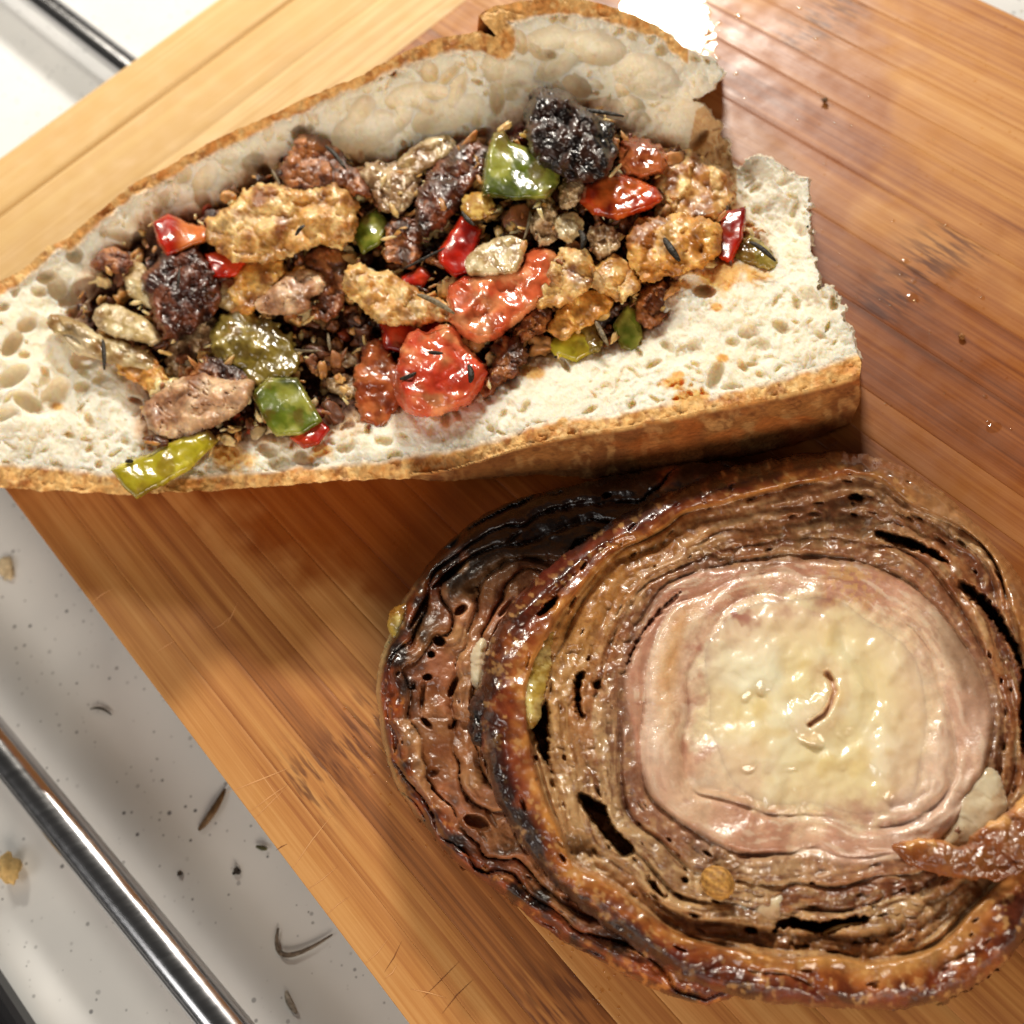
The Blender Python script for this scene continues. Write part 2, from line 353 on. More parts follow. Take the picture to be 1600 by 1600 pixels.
for (a, b_, w_) in ((520, 1190, 8), (1430, 430, 3), (1270, 40, 4), (880, 1560, 2)):
    q_ = (un(a, b_, 0.0) - ORG) @ ROT.T; NODE_PTS.append((q_[0], q_[1], w_))
def board_world(V): return V @ ROT + ORG
def add_plank(xa, xb, ya, yb, axis, ch, nx, ny, name):
    V, F, at_ = plank(name, xa, xb, ya, yb, axis, ch, nx, ny)
    if axis == 1:                       # local grain runs along x: turn the piece
        V2 = np.stack([V[:, 1], -V[:, 0], V[:, 2]], -1)
    else: V2 = V
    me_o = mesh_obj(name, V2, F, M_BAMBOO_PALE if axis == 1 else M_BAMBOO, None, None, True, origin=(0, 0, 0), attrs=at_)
    me_o.parent = board; me_o.location = (0, 0, 0)
    if axis == 1: me_o.rotation_euler = (0, 0, math.radians(90))
    return me_o
# end cap: strips across the far end
add_plank(0, 21.0, -BW / 2, BW / 2, 1, 2.4, 16, 160, 'end_strip')
add_plank(21.0, 41.5, -BW / 2, BW / 2, 1, .05, 10, 160, 'end_strip')
add_plank(41.5, CAP, -BW / 2, BW / 2, 1, .05, 10, 160, 'end_strip')
yy = -BW / 2; rs = random.Random(4); first = True
while yy < BW / 2 - 1:
    wd = rs.uniform(6.0, 15.0)
    if BW / 2 - (yy + wd) < 6: wd = BW / 2 - yy
    add_plank(CAP, LEN, yy, yy + wd, 0, .1, 260, 10, 'strip'); yy += wd
def local(px, py, z=0.0): return (un(px, py, z) - ORG) @ ROT.T
# knife marks: thin shallow scores across the near edge
rs = random.Random(11)
marks = [((398, 1195), (440, 1255), 0), ((352, 1240), (462, 1196), 0), ((388, 1270), (455, 1222), 0), ((395, 1282), (450, 1228), 0), ((455, 1360), (522, 1270), 0), ((478, 1392), (530, 1352), 0),
         ((510, 1430), (548, 1400), 0), ((330, 985), (362, 962), 0), ((140, 945), (180, 918), 0), ((240, 1022), (276, 1000), 0), ((565, 1510), (610, 1462), 0), ((600, 1530), (622, 1505), 0),
         ((600, 1520), (628, 1470), 1), ((660, 1560), (720, 1500), 1), ((690, 1585), (740, 1530), 1), ((430, 1330), (450, 1318), 1), ((640, 1545), (700, 1560), 0), ((352, 980), (372, 940), 0)]
for (a, b_, dk) in marks:
    A = local(*a); B = local(*b_); d = B - A; n_ = np.array([-d[1], d[0], 0]); n_ /= np.linalg.norm(n_); wd = rs.uniform(.05, .11)
    Mid = (A + B) / 2 + n_ * rs.uniform(-.4, .4); zt = TH + .03
    V = [(*A[:2], zt), (*(Mid + n_ * wd)[:2], zt + .02), (*(Mid - n_ * wd)[:2], zt + .02), (*B[:2], zt), (*Mid[:2], zt - .25)]
    o = mesh_obj('knife_mark', V, [(0, 2, 1), (3, 1, 2), (0, 1, 4), (1, 3, 4), (3, 2, 4), (2, 0, 4)], M_DARKCUT if dk else M_CUT, None, None, False, origin=(0, 0, 0))
    o.parent = board; o.location = (0, 0, 0)

# ------------------------------------------------------------------ steel rack under the board
def tube(P0, P1, r, n=28, rings=2):
    P0 = np.asarray(P0, float); P1 = np.asarray(P1, float); d = (P1 - P0) / np.linalg.norm(P1 - P0)
    a = np.cross(d, [0, 0, 1.0]); a /= np.linalg.norm(a); b_ = np.cross(d, a); V = []; F = []
    for k in range(rings):
        c_ = P0 + (P1 - P0) * k / (rings - 1)
        for i in range(n):
            t = 2 * math.pi * i / n; V.append(c_ + r * (math.cos(t) * a + math.sin(t) * b_))
    for k in range(rings - 1):
        for i in range(n):
            j = (i + 1) % n; F.append((k * n + i, k * n + j, (k + 1) * n + j, (k + 1) * n + i))
    return V, F
ROD_Z = -TH - 4.6
rack = empty('steel_rack', un(175, 1385, ROD_Z - 5) * [1, 1, 0] + [0, 0, ZC], 'polished steel wire rack under the cutting board', 'rack')
for (a, b_) in [((-420, 650), (560, 1858)), ((-270, -255), (400, 258))]:
    A = un(*a, ROD_Z); B = un(*b_, ROD_Z)
    d = (B - A) / np.linalg.norm(B - A); V, F = tube(A - d * 40, B + d * 30, 4.0); mesh_obj('rod', V, F, M_STEEL, rack)
    for P in (A - d * 38, B + d * 28):
        V, F = tube(P + [0, 0, 0], [P[0] + .01, P[1], ZC], 4.0, 12); mesh_obj('leg', V, F, M_STEEL, rack)
# black strip at the near corner
A = un(-60, 1440, ZC + 3); B = un(110, 1700, ZC + 3); d = (B - A) / np.linalg.norm(B - A); n_ = np.array([d[1], -d[0], 0]);
if n_ @ (un(-200, 1700, ZC) - A) < 0: n_ = -n_
V = []; prof = [(0, ZC + .1), (.3, ZC + 3), (1.2, ZC + 4.2), (2.4, ZC + 4.6), (60, ZC + 4.6), (60, ZC + .1)]
for P in (A - d * 60, B + d * 60):
    for (o_, z_) in prof: V.append((P[0] + n_[0] * o_, P[1] + n_[1] * o_, z_))
k = len(prof); F = [(i, i + 1, k + i + 1, k + i) for i in range(k - 1)] + [tuple(range(k))[::-1], tuple(range(k, 2 * k))]
props(mesh_obj('hob_edge', V, F, M_BLACK, smooth=False), 'black hob edge at the bottom corner of the counter', 'hob')

# ------------------------------------------------------------------ traced solids
def sheet(poly, step, pad=4):
    P = np.asarray(poly); x0, y0 = P.min(0) - pad; x1, y1 = P.max(0) + pad
    xs = np.arange(x0, x1 + step, step); ys = np.arange(y0, y1 + step, step); X, Y = np.meshgrid(xs, ys)
    return X, Y, x0, y0
def cut(X, Y, D, step):
    """snap the sheet to the outline D=0; returns moved X, Y, kept triangles, vertex keep mask"""
    gy, gx = np.gradient(D, step); gl = np.hypot(gx, gy) + 1e-6; near = np.abs(D) < .62 * step
    X = np.where(near, X - D * gx / gl, X); Y = np.where(near, Y - D * gy / gl, Y); ins = (D <= 0) | near
    H, Wd = X.shape; idx = np.arange(H * Wd).reshape(H, Wd)
    a, b_, c_, d_ = idx[:-1, :-1], idx[:-1, 1:], idx[1:, 1:], idx[1:, :-1]
    ia, ib, ic, id_ = ins[:-1, :-1], ins[:-1, 1:], ins[1:, 1:], ins[1:, :-1]
    T = [np.stack([a, c_, b_], -1)[ia & ib & ic], np.stack([a, d_, c_], -1)[ia & ic & id_],
         np.stack([a, d_, b_], -1)[ia & ib & id_ & ~ic], np.stack([b_, d_, c_], -1)[ib & ic & id_ & ~ia]]
    return X, Y, np.vstack(T)[:, ::-1], gx / gl, gy / gl
def boundary(T):
    e = np.vstack([T[:, [0, 1]], T[:, [1, 2]], T[:, [2, 0]]]); key = np.sort(e, 1); k = key[:, 0] * 10 ** 7 + key[:, 1]
    u, inv, cnt = np.unique(k, return_inverse=True, return_counts=True); return e[cnt[inv] == 1]
def compact(V, T, *arr):
    used = np.unique(T); m = np.full(len(V), -1); m[used] = np.arange(len(used)); return (V[used], m[T]) + tuple(a[used] for a in arr)
def skirt(V, T, Cc, e, px, py, gx, gy, zb, levels=5, inward=8, bulge=0.0, colfun=None, far=0.0):
    """a wall from the outline of a top sheet down to zb; undercut on the side that faces the lens"""
    vb = np.unique(e); m = np.full(len(V), -1); m[vb] = np.arange(len(vb)); z = V[vb, 2]; zb_ = np.minimum(zb[vb] if np.ndim(zb) else np.full(len(vb), zb), z - .2)
    vert = V[vb].copy(); vert[:, 2] = zb_
    ray = un(px[vb] - gx[vb] * inward, py[vb] - gy[vb] * inward, zb_)
    nx, ny = px - 1170, py - 1709; nl = np.hypot(nx, ny)[vb]; dot = (gx[vb] * nx[vb] + gy[vb] * ny[vb]) / nl
    wv = ss(.35, -.1, dot)
    if far: wv = np.maximum(wv, ss(.25, .6, gx[vb]))
    if far: wv = np.where((px[vb] > 1035) & (py[vb] < 470), 1.0, wv)
    wv = wv[:, None]; base = vert * (1 - wv) + ray * wv
    out = un(px[vb] + gx[vb] * 10, py[vb] + gy[vb] * 10, z) - V[vb]; out[:, 2] = 0; fm = (ss(.6, .1, gx[vb]) if far else np.ones(len(vb)))[:, None]; base = base + out * far * (1 - wv) * fm
    allV = [V]; allC = [Cc]; prev = vb; n = len(V); Ts = [T]
    for k in range(1, levels + 1):
        t = k / levels; P = V[vb] * (1 - t) + base * t + out * (bulge * math.sin(math.pi * t) * (1 - wv) * fm)
        ja = np.where((px[vb] > 960) & (py[vb] < 560), 1.5, .5) if far else .5
        P[:, :2] += np.stack([(fbm(px[vb] / 16, py[vb] / 16 + k * 3.1, s_, 3) - .5) * 2 * ja * math.sin(math.pi * min(t, .9)) for s_ in (3, 9)], -1)
        allV.append(P); allC.append(colfun(px[vb], py[vb], t) if colfun else Cc[vb])
        cur = n + np.arange(len(vb)); n += len(vb)
        pa = e[:, 0] if k == 1 else prev[m[e[:, 0]]]; pb = e[:, 1] if k == 1 else prev[m[e[:, 1]]]
        ca, cb = cur[m[e[:, 0]]], cur[m[e[:, 1]]]
        Ts += [np.stack([pb, pa, ca], -1), np.stack([pb, ca, cb], -1)]; prev = cur
    return np.vstack(allV), np.vstack(Ts), np.vstack(allC)

STY = {  # style: colours (light, main, dark), relief mm, relief size px, edge rounding px, material
    'tan':    ((236, 198, 130), (208, 154, 78), (150, 90, 40), .7, 14, 12, M_PORK),
    'gold':   ((232, 180, 96), (204, 140, 58), (150, 88, 32), .75, 15, 11, M_PORK),
    'pink':   ((226, 190, 150), (202, 158, 118), (156, 106, 70), .6, 20, 12, M_PORK),
    'brown':  ((176, 112, 60), (118, 62, 30), (60, 28, 14), 1.0, 14, 12, M_PORK),
    'dark':   ((122, 64, 36), (82, 38, 22), (44, 20, 13), 1.0, 16, 14, M_CHAR),
    'char':   ((62, 36, 26), (32, 19, 15), (14, 9, 8), 1.0, 16, 18, M_CHAR),
    'red': ((208, 58, 24), (180, 30, 12), (128, 16, 9), .35, 22, 6, M_SKIN),
    'orange': ((216, 100, 38), (192, 58, 18), (140, 32, 12), .6, 20, 14, M_SKIN),
    'tomato': ((234, 150, 98), (214, 100, 58), (186, 58, 34), .8, 24, 16, M_SKIN),
    'rust': ((190, 106, 58), (154, 70, 34), (100, 40, 20), .8, 18, 14, M_SKIN),
    'green': ((150, 152, 62), (98, 112, 26), (60, 70, 16), .35, 26, 7, M_SKIN),
    'lime': ((206, 192, 62), (176, 162, 34), (134, 112, 26), .4, 26, 10, M_SKIN),
    'olive':  ((166, 146, 74), (130, 112, 44), (90, 72, 28), .9, 17, 13, M_SKIN),
    'onion':  ((230, 212, 170), (202, 176, 122), (150, 112, 66), .6, 18, 9, M_ONION),
    'grey':   ((206, 180, 140), (164, 130, 92), (104, 70, 44), .9, 13, 10, M_ONION),
    'fat':    ((238, 220, 186), (222, 196, 158), (196, 158, 120), .4, 34, 24, M_FAT),
    'jelly':  ((220, 200, 128), (178, 146, 62), (136, 92, 36), .9, 20, 20, M_FAT),
    'seed':   ((226, 190, 104), (190, 140, 60), (136, 88, 36), .15, 8, 14, M_SKIN),
    'crustflap': ((222, 164, 92), (186, 118, 58), (138, 76, 36), .9, 18, 12, M_RIND),
}
_seed = [100]
def chunk(name, poly, z, th, style, parent=None, tilt=(0, 0), step=None, ragged=3.0, cracks=False, colfun=None, smoothn=2, back=.9, dome=1.0, grow=4.0):
    """a lump with the outline poly (photo pixels) whose middle plane lies z mm above the board; th = half thickness mm"""
    _seed[0] += 13; s = _seed[0]
    P = smooth_poly(poly, smoothn); size = np.ptp(P, axis=0).max(); step = step or max(1.6, min(2.6, size / 34))
    c1, c2, c3, amp, fs, rw, mat = STY[style]
    X, Y, x0, y0 = sheet(P, step, 14); D = sdf(X, Y, P) - grow + (fbm(X / 20, Y / 20, s, 4, .6) - .5) * 3.4 * ragged
    X, Y, T, gx, gy = cut(X, Y, D, step)
    deep = max(-D.min(), 3); rw = min(rw, deep * 1.05)
    t = np.clip(-D / rw, 0, 1); prof = np.sqrt(np.clip(1 - (1 - t) ** 2, 0, 1)); prof = prof * (1 - .3 * dome) + .3 * dome * np.clip(-D / deep, 0, 1)
    rel = (fbm(X / fs, Y / fs, s + 3, 4, .6) - .5) * 2
    wxx = X + (fbm(X / 12, Y / 12, s + 4, 2) - .5) * 10; wyy = Y + (fbm(X / 12, Y / 12, s + 6, 2) - .5) * 10
    cs_ = random.uniform(1.2, 3.0); f1, fac, idv = worley(wxx / (fs * cs_), wyy / (fs * cs_), s + 5)
    lump = fac * 2.0 + (idv - .5) * 2.0 + (.4 - f1) * .8
    if mat in (M_SKIN, M_FAT, M_RIND): lump = lump * .25; rel = rel * .6
    if style == 'seed': lump = lump * 0; rel = rel * .3
    if mat is M_CHAR: lump = lump * .35; rel = rel * 1.3
    cx, cy = P.mean(0); zc_ = z + (X - cx) / 100 * tilt[0] + (Y - cy) / 100 * tilt[1]
    tf = ss(0, .5, t)
    big = (fbm(X / 38, Y / 38, s + 15, 2) - .5) * th * (0 if style == 'seed' else .9 if mat is not M_SKIN else .6)
    zf = zc_ + th * prof + (amp * rel + amp * .6 * lump + big) * tf
    zbk = zc_ - th * back * prof
    k = fbm(X / fs * .8, Y / fs * .8, s + 9, 4); k2 = fbm(X / 60, Y / 60, s + 11, 3)
    col = mix(C(*c2), C(*c1), ss(.46, .68, k + .1 * rel + .22 * (idv - .5))); col = mix(col, C(*c3), ss(.52, .28, k2 * .5 + k * .5 + .05 * rel))
    film = ss(.55, .72, fbm(X / 26, Y / 26, s + 31, 4)); col = mix(col, C(112, 62, 30), film * (.45 if style not in ('char', 'dark', 'seed', 'fat', 'jelly', 'crustflap') else .1))
    if cracks:
        cr = np.abs(fbm(X / 24, Y / 24, s + 21, 3) - .5); cw = ss(.03, .0, cr); zf = zf - cw * .7 * tf; col = mix(col, C(*c3), cw * .5)
    if colfun: col = colfun(X, Y, col, t)
    n = X.size; Vf = un(X, Y, zf).reshape(-1, 3); Vb = un(X, Y, zbk).reshape(-1, 3)
    e = boundary(T); vb = np.unique(e); mp = np.arange(n) + n; mp[vb] = vb          # back sheet shares the outline
    V = np.vstack([Vf, Vb]); Tb = mp[T][:, ::-1]; cols = np.vstack([col.reshape(-1, 3)] * 2)
    V, T2, cols = compact(V, np.vstack([T, Tb]), cols)
    return mesh_obj(name, V, T2, mat, parent, cols)
def Zm(k, pts):
    ox, oy, s = {1: (0, 100, .4375), 2: (400, 100, .375), 3: (800, 100, .375), 4: (580, 700, .325), 5: (1050, 700, .34375), 6: (580, 1100, .325), 7: (1050, 1150, .34375), 8: (1300, 1150, .1875), 9: (0, 760, .525), 0: (0, 0, 1)}[k]
    return [(ox + s * x, oy + s * y) for x, y in pts]

# ------------------------------------------------------------------ bread
OUT = [(-110, 600), (-70, 500), (0, 440), (40, 418), (75, 385), (100, 375), (150, 333), (200, 292), (270, 255), (330, 222), (400, 190), (480, 152), (560, 120), (600, 97), (675, 62), (750, 48), (781, 62), (748, 24), (776, 8), (844, -2), (900, -4), (945, 8), (975, 19), (1031, 41), (1069, 75), (1110, 92), (1132, 112), (1112, 138), (1099, 146), (1082, 157), (1102, 166), (1120, 188), (1131, 216), (1142, 252), (1150, 268), (1168, 246), (1186, 236), (1200, 246), (1221, 258), (1260, 284), (1263, 330), (1267, 372), (1276, 410), (1282, 451), (1304, 457), (1310, 475), (1320, 492), (1339, 547), (1346, 566), (1344, 600), (1341, 630), (1330, 661), (1280, 682), (1212, 702), (1100, 727), (1000, 736), (930, 748), (850, 742), (700, 750), (600, 747), (500, 753), (400, 762), (330, 766), (200, 772), (150, 770), (60, 766), (0, 762), (-60, 755), (-105, 690)]
S = 2.0
X, Y, x0, y0 = sheet(OUT, S); D = sdf(X, Y, OUT)
D = D + (fbm(X / 22, Y / 22, 41, 4, .6) - .5) * 7 + (fbm(X / 15, Y / 15, 43, 3, .6) - .5) * 20 * ss(1040, 1120, X) * ss(560, 520, Y)
crx = [-120, 0, 100, 200, 300, 400, 500, 600, 700, 800, 837, 950, 1062, 1175, 1287, 1350]
yl = np.interp(X, crx, [715, 722, 732, 742, 742, 735, 725, 715, 702, 676, 664, 645, 626, 600, 570, 546])          # crumb ends, crust edge begins
yd = np.interp(X, [-120, 0, 200, 400, 600, 700, 800, 837, 912, 995, 1062, 1212, 1317, 1350], [790, 790, 790, 775, 745, 735, 702, 692, 676, 663, 648, 618, 596, 583])   # crust turns down
yb = np.interp(X, [600, 700, 850, 930, 1000, 1100, 1212, 1280, 1330, 1350], [748, 750, 744, 749, 737, 728, 703, 683, 662, 655])
wob = (fbm(X / 26, Y / 26, 77, 3) - .5) * 14; yl = yl + wob; yd = yd + wob * .4
ctrl = [(-110, 600, 17), (0, 440, 20), (75, 385, 22.5), (150, 333, 25), (240, 270, 27), (330, 222, 29), (480, 152, 34), (560, 120, 36), (675, 62, 37.5), (750, 50, 38), (850, 2, 39), (945, 8, 39), (1031, 41, 38), (1069, 75, 37), (1132, 112, 34),
        (0, 600, 20), (60, 540, 17.5), (100, 480, 18), (180, 420, 17), (120, 620, 17), (240, 350, 20), (330, 330, 19), (430, 260, 21), (520, 245, 21), (600, 265, 20), (680, 235, 21), (760, 225, 21), (840, 170, 25), (920, 160, 26), (1000, 200, 24),
        (980, 90, 32), (1060, 150, 29), (1056, 217, 22), (700, 140, 29), (560, 190, 27), (420, 225, 25), (860, 80, 31), (300, 290, 23), (200, 350, 21.5),
        (1084, 158, 26), (1092, 174, 21), (1107, 192, 17), (1119, 230, 14), (1140, 275, 14), (1110, 300, 16), (1060, 260, 18), (1112, 138, 32),
        (1186, 240, 24), (1260, 284, 27), (1282, 451, 30), (1304, 460, 30), (1339, 547, 30), (1345, 580, 29), (1200, 330, 22), (1230, 400, 25), (1170, 390, 20), (1140, 412, 26), (1070, 425, 26.5), (1045, 480, 25), (1040, 520, 24), (960, 565, 24), (860, 580, 24), (800, 600, 24), (740, 645, 23), (660, 655, 22), (560, 670, 21), (500, 705, 19.5), (400, 700, 18), (260, 735, 17),
        (1200, 500, 28), (1200, 590, 30), (1062, 625, 29), (950, 644, 28), (837, 664, 27), (700, 700, 25), (600, 715, 23), (400, 735, 20), (200, 745, 18), (0, 740, 16), (1100, 540, 27),
        (640, 420, 16), (900, 400, 17), (400, 450, 14), (250, 500, 14), (300, 620, 14.5), (700, 560, 16), (500, 600, 14), (850, 300, 17), (1020, 320, 17), (520, 360, 15), (700, 320, 17), (1100, 360, 17), (980, 480, 17), (600, 520, 14),
        (60, 765, 13.5), (200, 771, 14), (400, 760, 16), (600, 747, 19), (700, 748, 19), (-60, 755, 13)]
Zb = blur(rbf(ctrl, X, Y), 3.0)
zr = blur(rbf([c_ for c_ in ctrl if not (c_[1] > 745 and c_[0] > 560)], X, Y), 3.0)
side = np.clip((Y - yd) / np.maximum(yb - yd, 2), 0, 1) * ss(600, 760, X)
dark = (Y > yd) & (X > 640)
Zb = np.where(dark, np.maximum(zr * (1 - side ** 1.35 * .985), .4), Zb)
# how far a place is from the rim that has crust on it (upper side) and which zone it is in
rim = np.array([p for p in OUT if 0 <= OUT.index(p) <= 25] + [(600, 300), (0, 600)])
up_edge = -D; UPC = (X < 1075) & (Y < 545 - X * .47 + 90)
wid = 20 + 10 * ss(560, 800, X) + (fbm(X / 30, Y / 30, 51, 3) - .5) * 16 - 8 * ss(900, 1060, X)
crust_up = UPC & (up_edge < wid)
crust_lo = (Y > yl)
crust = crust_up | crust_lo
FILL = smooth_poly([(95, 505), (160, 400), (240, 335), (330, 318), (430, 248), (480, 228), (520, 235), (600, 258), (680, 225), (750, 218), (775, 200), (830, 160), (870, 146), (930, 165), (970, 188), (1000, 215), (1060, 232), (1110, 272), (1142, 310), (1165, 345), (1212, 405), (1140, 412), (1062, 432), (1042, 505), (960, 550), (860, 562), (800, 582), (740, 632), (660, 645), (560, 655), (500, 692), (420, 684), (340, 705), (250, 722), (210, 660), (230, 600), (160, 560)], 2)
DF = sdf(X, Y, FILL)
# bubbles of the crumb
sp = []
rg = np.random.default_rng(21)
for (n_, r0, r1) in ((1300, 2.2, 5), (1500, 4, 9), (300, 7, 18), (110, 12, 26)):
    cx = rg.uniform(-110, 1345, n_); cy = rg.uniform(0, 770, n_)
    cl = fbm(cx / 60, cy / 60, 22, 3)
    for a, b_, q_ in zip(cx, cy, cl):
        if r1 < 10 and q_ < .47: continue
        r = rg.uniform(r0, r1); upp = 1.0 if b_ < 540 - a * .47 + 110 else .0
        if r > 12 and not upp and rg.random() < .6: continue
        sp.append((a, b_, r * rg.uniform(.9, 1.9), r * rg.uniform(.45, 1.0), rg.uniform(0, 3.1), min(r * .125 * rg.uniform(.7, 1.8), 3.2)))
sp += [(92, 452, 22, 17, .9, 3), (20, 590, 30, 16, -.6, 3), (86, 620, 34, 22, -1.0, 3.4), (130, 605, 15, 11, 0, 2), (42, 508, 17, 12, -.5, 2.4), (120, 487, 20, 18, -1, 2), (10, 648, 22, 10, -.4, 2), (36, 555, 12, 8, 0, 1.4),
       (570, 205, 55, 32, -.3, 3.0), (700, 178, 60, 26, -.35, 2.6), (640, 150, 40, 20, -.3, 2.2), (800, 120, 36, 24, -.4, 2.6), (930, 75, 52, 26, .2, 3), (1010, 120, 55, 34, .35, 2.6), (480, 245, 30, 20, -.3, 2), (960, 185, 60, 30, .2, 2.2), (860, 60, 40, 18, -.1, 2.2), (400, 255, 22, 16, 0, 1.8),
       (1170, 520, 17, 14, 0, 2.0), (1085, 545, 14, 18, 0, 1.6), (1145, 535, 13, 10, 0, 1.5), (1100, 455, 19, 11, .1, 5), (1215, 345, 30, 40, 0, 1.6), (1060, 560, 20, 12, 0, 1.4), (440, 725, 22, 14, 0, 2.2), (470, 715, 14, 12, 0, 3), (420, 705, 20, 12, .4, 2), (600, 690, 16, 10, 0, 2), (540, 700, 16, 10, 0, 2), (1190, 560, 20, 8, -.2, 1.3)]
Zp, Pm = pits(np.zeros_like(X), x0, y0, S, sp)
def cells(x, y, s_):
    ix = np.floor(x); iy = np.floor(y); f1 = np.full(x.shape, 9.0); f2 = f1.copy(); idv = np.zeros(x.shape)
    for i in (-1, 0, 1):
        for j in (-1, 0, 1):
            cx = ix + i; cy = iy + j; d = np.hypot(x - cx - _hash(cx, cy, s_), y - cy - _hash(cx, cy, s_ + 7)); n_ = d < f1
            idv = np.where(n_, _hash(cx, cy, s_ + 13), idv); f2 = np.where(n_, f1, np.minimum(f2, d)); f1 = np.minimum(f1, d)
    return np.clip(f2 - f1, 0, 1), idv
wfx = X + (fbm(X / 24, Y / 24, 67, 3) - .5) * 26; wfy = Y + (fbm(X / 24, Y / 24, 68, 3) - .5) * 26
rx_ = wfx * .88 - wfy * .47; ry_ = wfx * .47 + wfy * .88
ea, ia = cells(rx_ / 62, ry_ / 36, 69); eb, ib = cells(rx_ / 24, ry_ / 17, 70)
upper = ss(120, 40, Y - (545 - X * .47)); upper = np.maximum(upper, ss(330, 200, X) * ss(700, 560, Y)) * np.where(crust_up, .15, 1)
fmask = ss(.38, .6, fbm(X / 70, Y / 70, 72, 2))
foam = -((1 - (1 - np.clip(ea / .55, 0, 1)) ** 2) * (.5 + .9 * ia) * .7) * upper * (.2 + .8 * fmask) - (1 - (1 - np.clip(eb / .5, 0, 1)) ** 2) * (.3 + 1.2 * ib) * (.6 - .1 * upper) * .8 * ss(.3, .55, fbm(X / 50, Y / 50, 74, 3))
Zp = Zp * (1 + .35 * upper) + foam
cr_fade = np.where(crust, .35, 1.0) * np.where(dark, .0, 1.0) * ss(0, 7, -D)
rough = (fbm(X / 7, Y / 7, 61, 4, .6) - .5) * 1.5
Zb = Zb + Zp * cr_fade + rough * np.where(dark, .2, np.where(crust, .5, .62 - .36 * upper)) + (fbm(X / 45, Y / 45, 65, 3) - .5) * 2.2 * np.where(dark, .5, 1)
Zb = np.where(dark, np.maximum(Zb, .3), Zb)
# colours of the bread, with painted shade under the filling
k1 = fbm(X / 40, Y / 40, 71, 4); k2 = fbm(X / 9, Y / 9, 73, 3); k3 = fbm(X / 18, Y / 18, 75, 4)
cc = mix(C(250, 234, 206), C(252, 243, 226), k1); cc = mix(cc, C(236, 214, 180), ss(.6, .8, k2) * .3)
oil = np.zeros_like(X)
for (a, b_, r) in [(1130, 425, 55), (1060, 440, 22), (1180, 430, 26), (1120, 480, 10), (500, 705, 26), (355, 715, 40), (90, 635, 13), (1050, 600, 22), (1080, 622, 36), (830, 580, 20), (1130, 560, 12), (880, 660, 14), (1060, 585, 10)]:
    oil = np.maximum(oil, ss(1.1, .4, np.hypot((X - a) / r, (Y - b_) / (r * .6)) + (k3 - .5) * 1.6))
cc = mix(cc, C(232, 168, 62), oil * .85)
soak = ss(22, -14, DF + (k3 - .5) * 30); cc = mix(cc, C(190, 128, 62), soak * .7); cc = mix(cc, C(70, 36, 18), ss(2, -26, DF + (k3 - .5) * 20))  # oil-soaked crumb, then dark brown standing in for shade in the gaps
cu = mix(C(232, 182, 112), C(206, 142, 74), ss(.35, .7, k3)); cu = mix(cu, C(240, 204, 140), ss(.55, .75, k2) * .6)
cu = mix(cu, C(150, 82, 36), ss(.6, .75, fbm(X / 12, Y / 16, 79, 3)) * .6)
cd_ = mix(C(160, 104, 54), C(128, 76, 38), ss(.3, .7, k1)); cd_ = mix(cd_, C(190, 140, 86), ss(.52, .7, k3) * .6)
cd_ = mix(cd_, C(104, 54, 26), ss(.68, .78, fbm(X / 14, Y / 9, 83, 3)) * .5); cd_ = mix(cd_, C(112, 56, 24), ss(.22, .0, side) * .7)
cd_ = mix(cd_, C(176, 92, 36), ss(.6, .75, fbm(X / 60, Y / 30, 87, 2)) * .5)
t_c = np.where(crust_up, ss(0, 7, wid - up_edge), ss(0, 10, Y - yl))
colr = mix(cc, cu, np.where(crust, t_c, 0)); colr = np.where(dark[..., None], mix(cu, cd_, ss(0, .12, side)), colr)
tan_in = (X > 1050) & (X < 1152) & (Y > 150) & (Y < 330) & (X - 1056 > (Y - 330) * -.2) & (Y > 165 + (1100 - X) * .6)
colr = mix(colr, C(206, 160, 98), np.where(tan_in, ss(1052, 1075, X) * .8, 0))
X2, Y2, T, gx, gy = cut(X, Y, D, S)
V = un(X2, Y2, Zb).reshape(-1, 3); colf = colr.reshape(-1, 3)
lab = np.where(crust_up, 1, np.where(crust_lo, 2, 0)).ravel()
tl = np.median(lab[T], axis=1).astype(int)
bread = empty('bread_loaf', un(640, 560, 0), 'crusty white bread piece split open and stuffed with chopped filling', 'bread')
for k_, nm, mt, lb in ((0, 'crumb', M_CRUMB, None), (1, 'crust', M_CRUST, 'thin golden top crust along the far rim'), (2, 'crust', M_CRUST, 'brown bottom crust facing the roast slices')):
    v_, t_, c_ = compact(V, T[tl == k_], colf); o = mesh_obj(nm, v_, t_, mt, bread, c_)
    if lb: o['label'] = lb
e = boundary(T); n0 = len(T)
def skc(px, py, t):
    c_ = mix(np.tile(C(190, 124, 60), (len(px), 1)), C(150, 92, 44), fbm(px / 20, py / 20 + t * 4, 91))
    return mix(c_, C(238, 226, 202), ((px > 960) & (py < 560)) * ss(1.1, .8, t))
Vs, Ts, Cs = skirt(V, T, colf, e, X2.ravel(), Y2.ravel(), gx.ravel(), gy.ravel(), 0.15, 14, 3, 1.6, skc, 3.5)
v_, t_, c_ = compact(Vs, Ts[n0:], Cs); mesh_obj('underside_crust', v_, t_, M_CRUST, bread, c_)

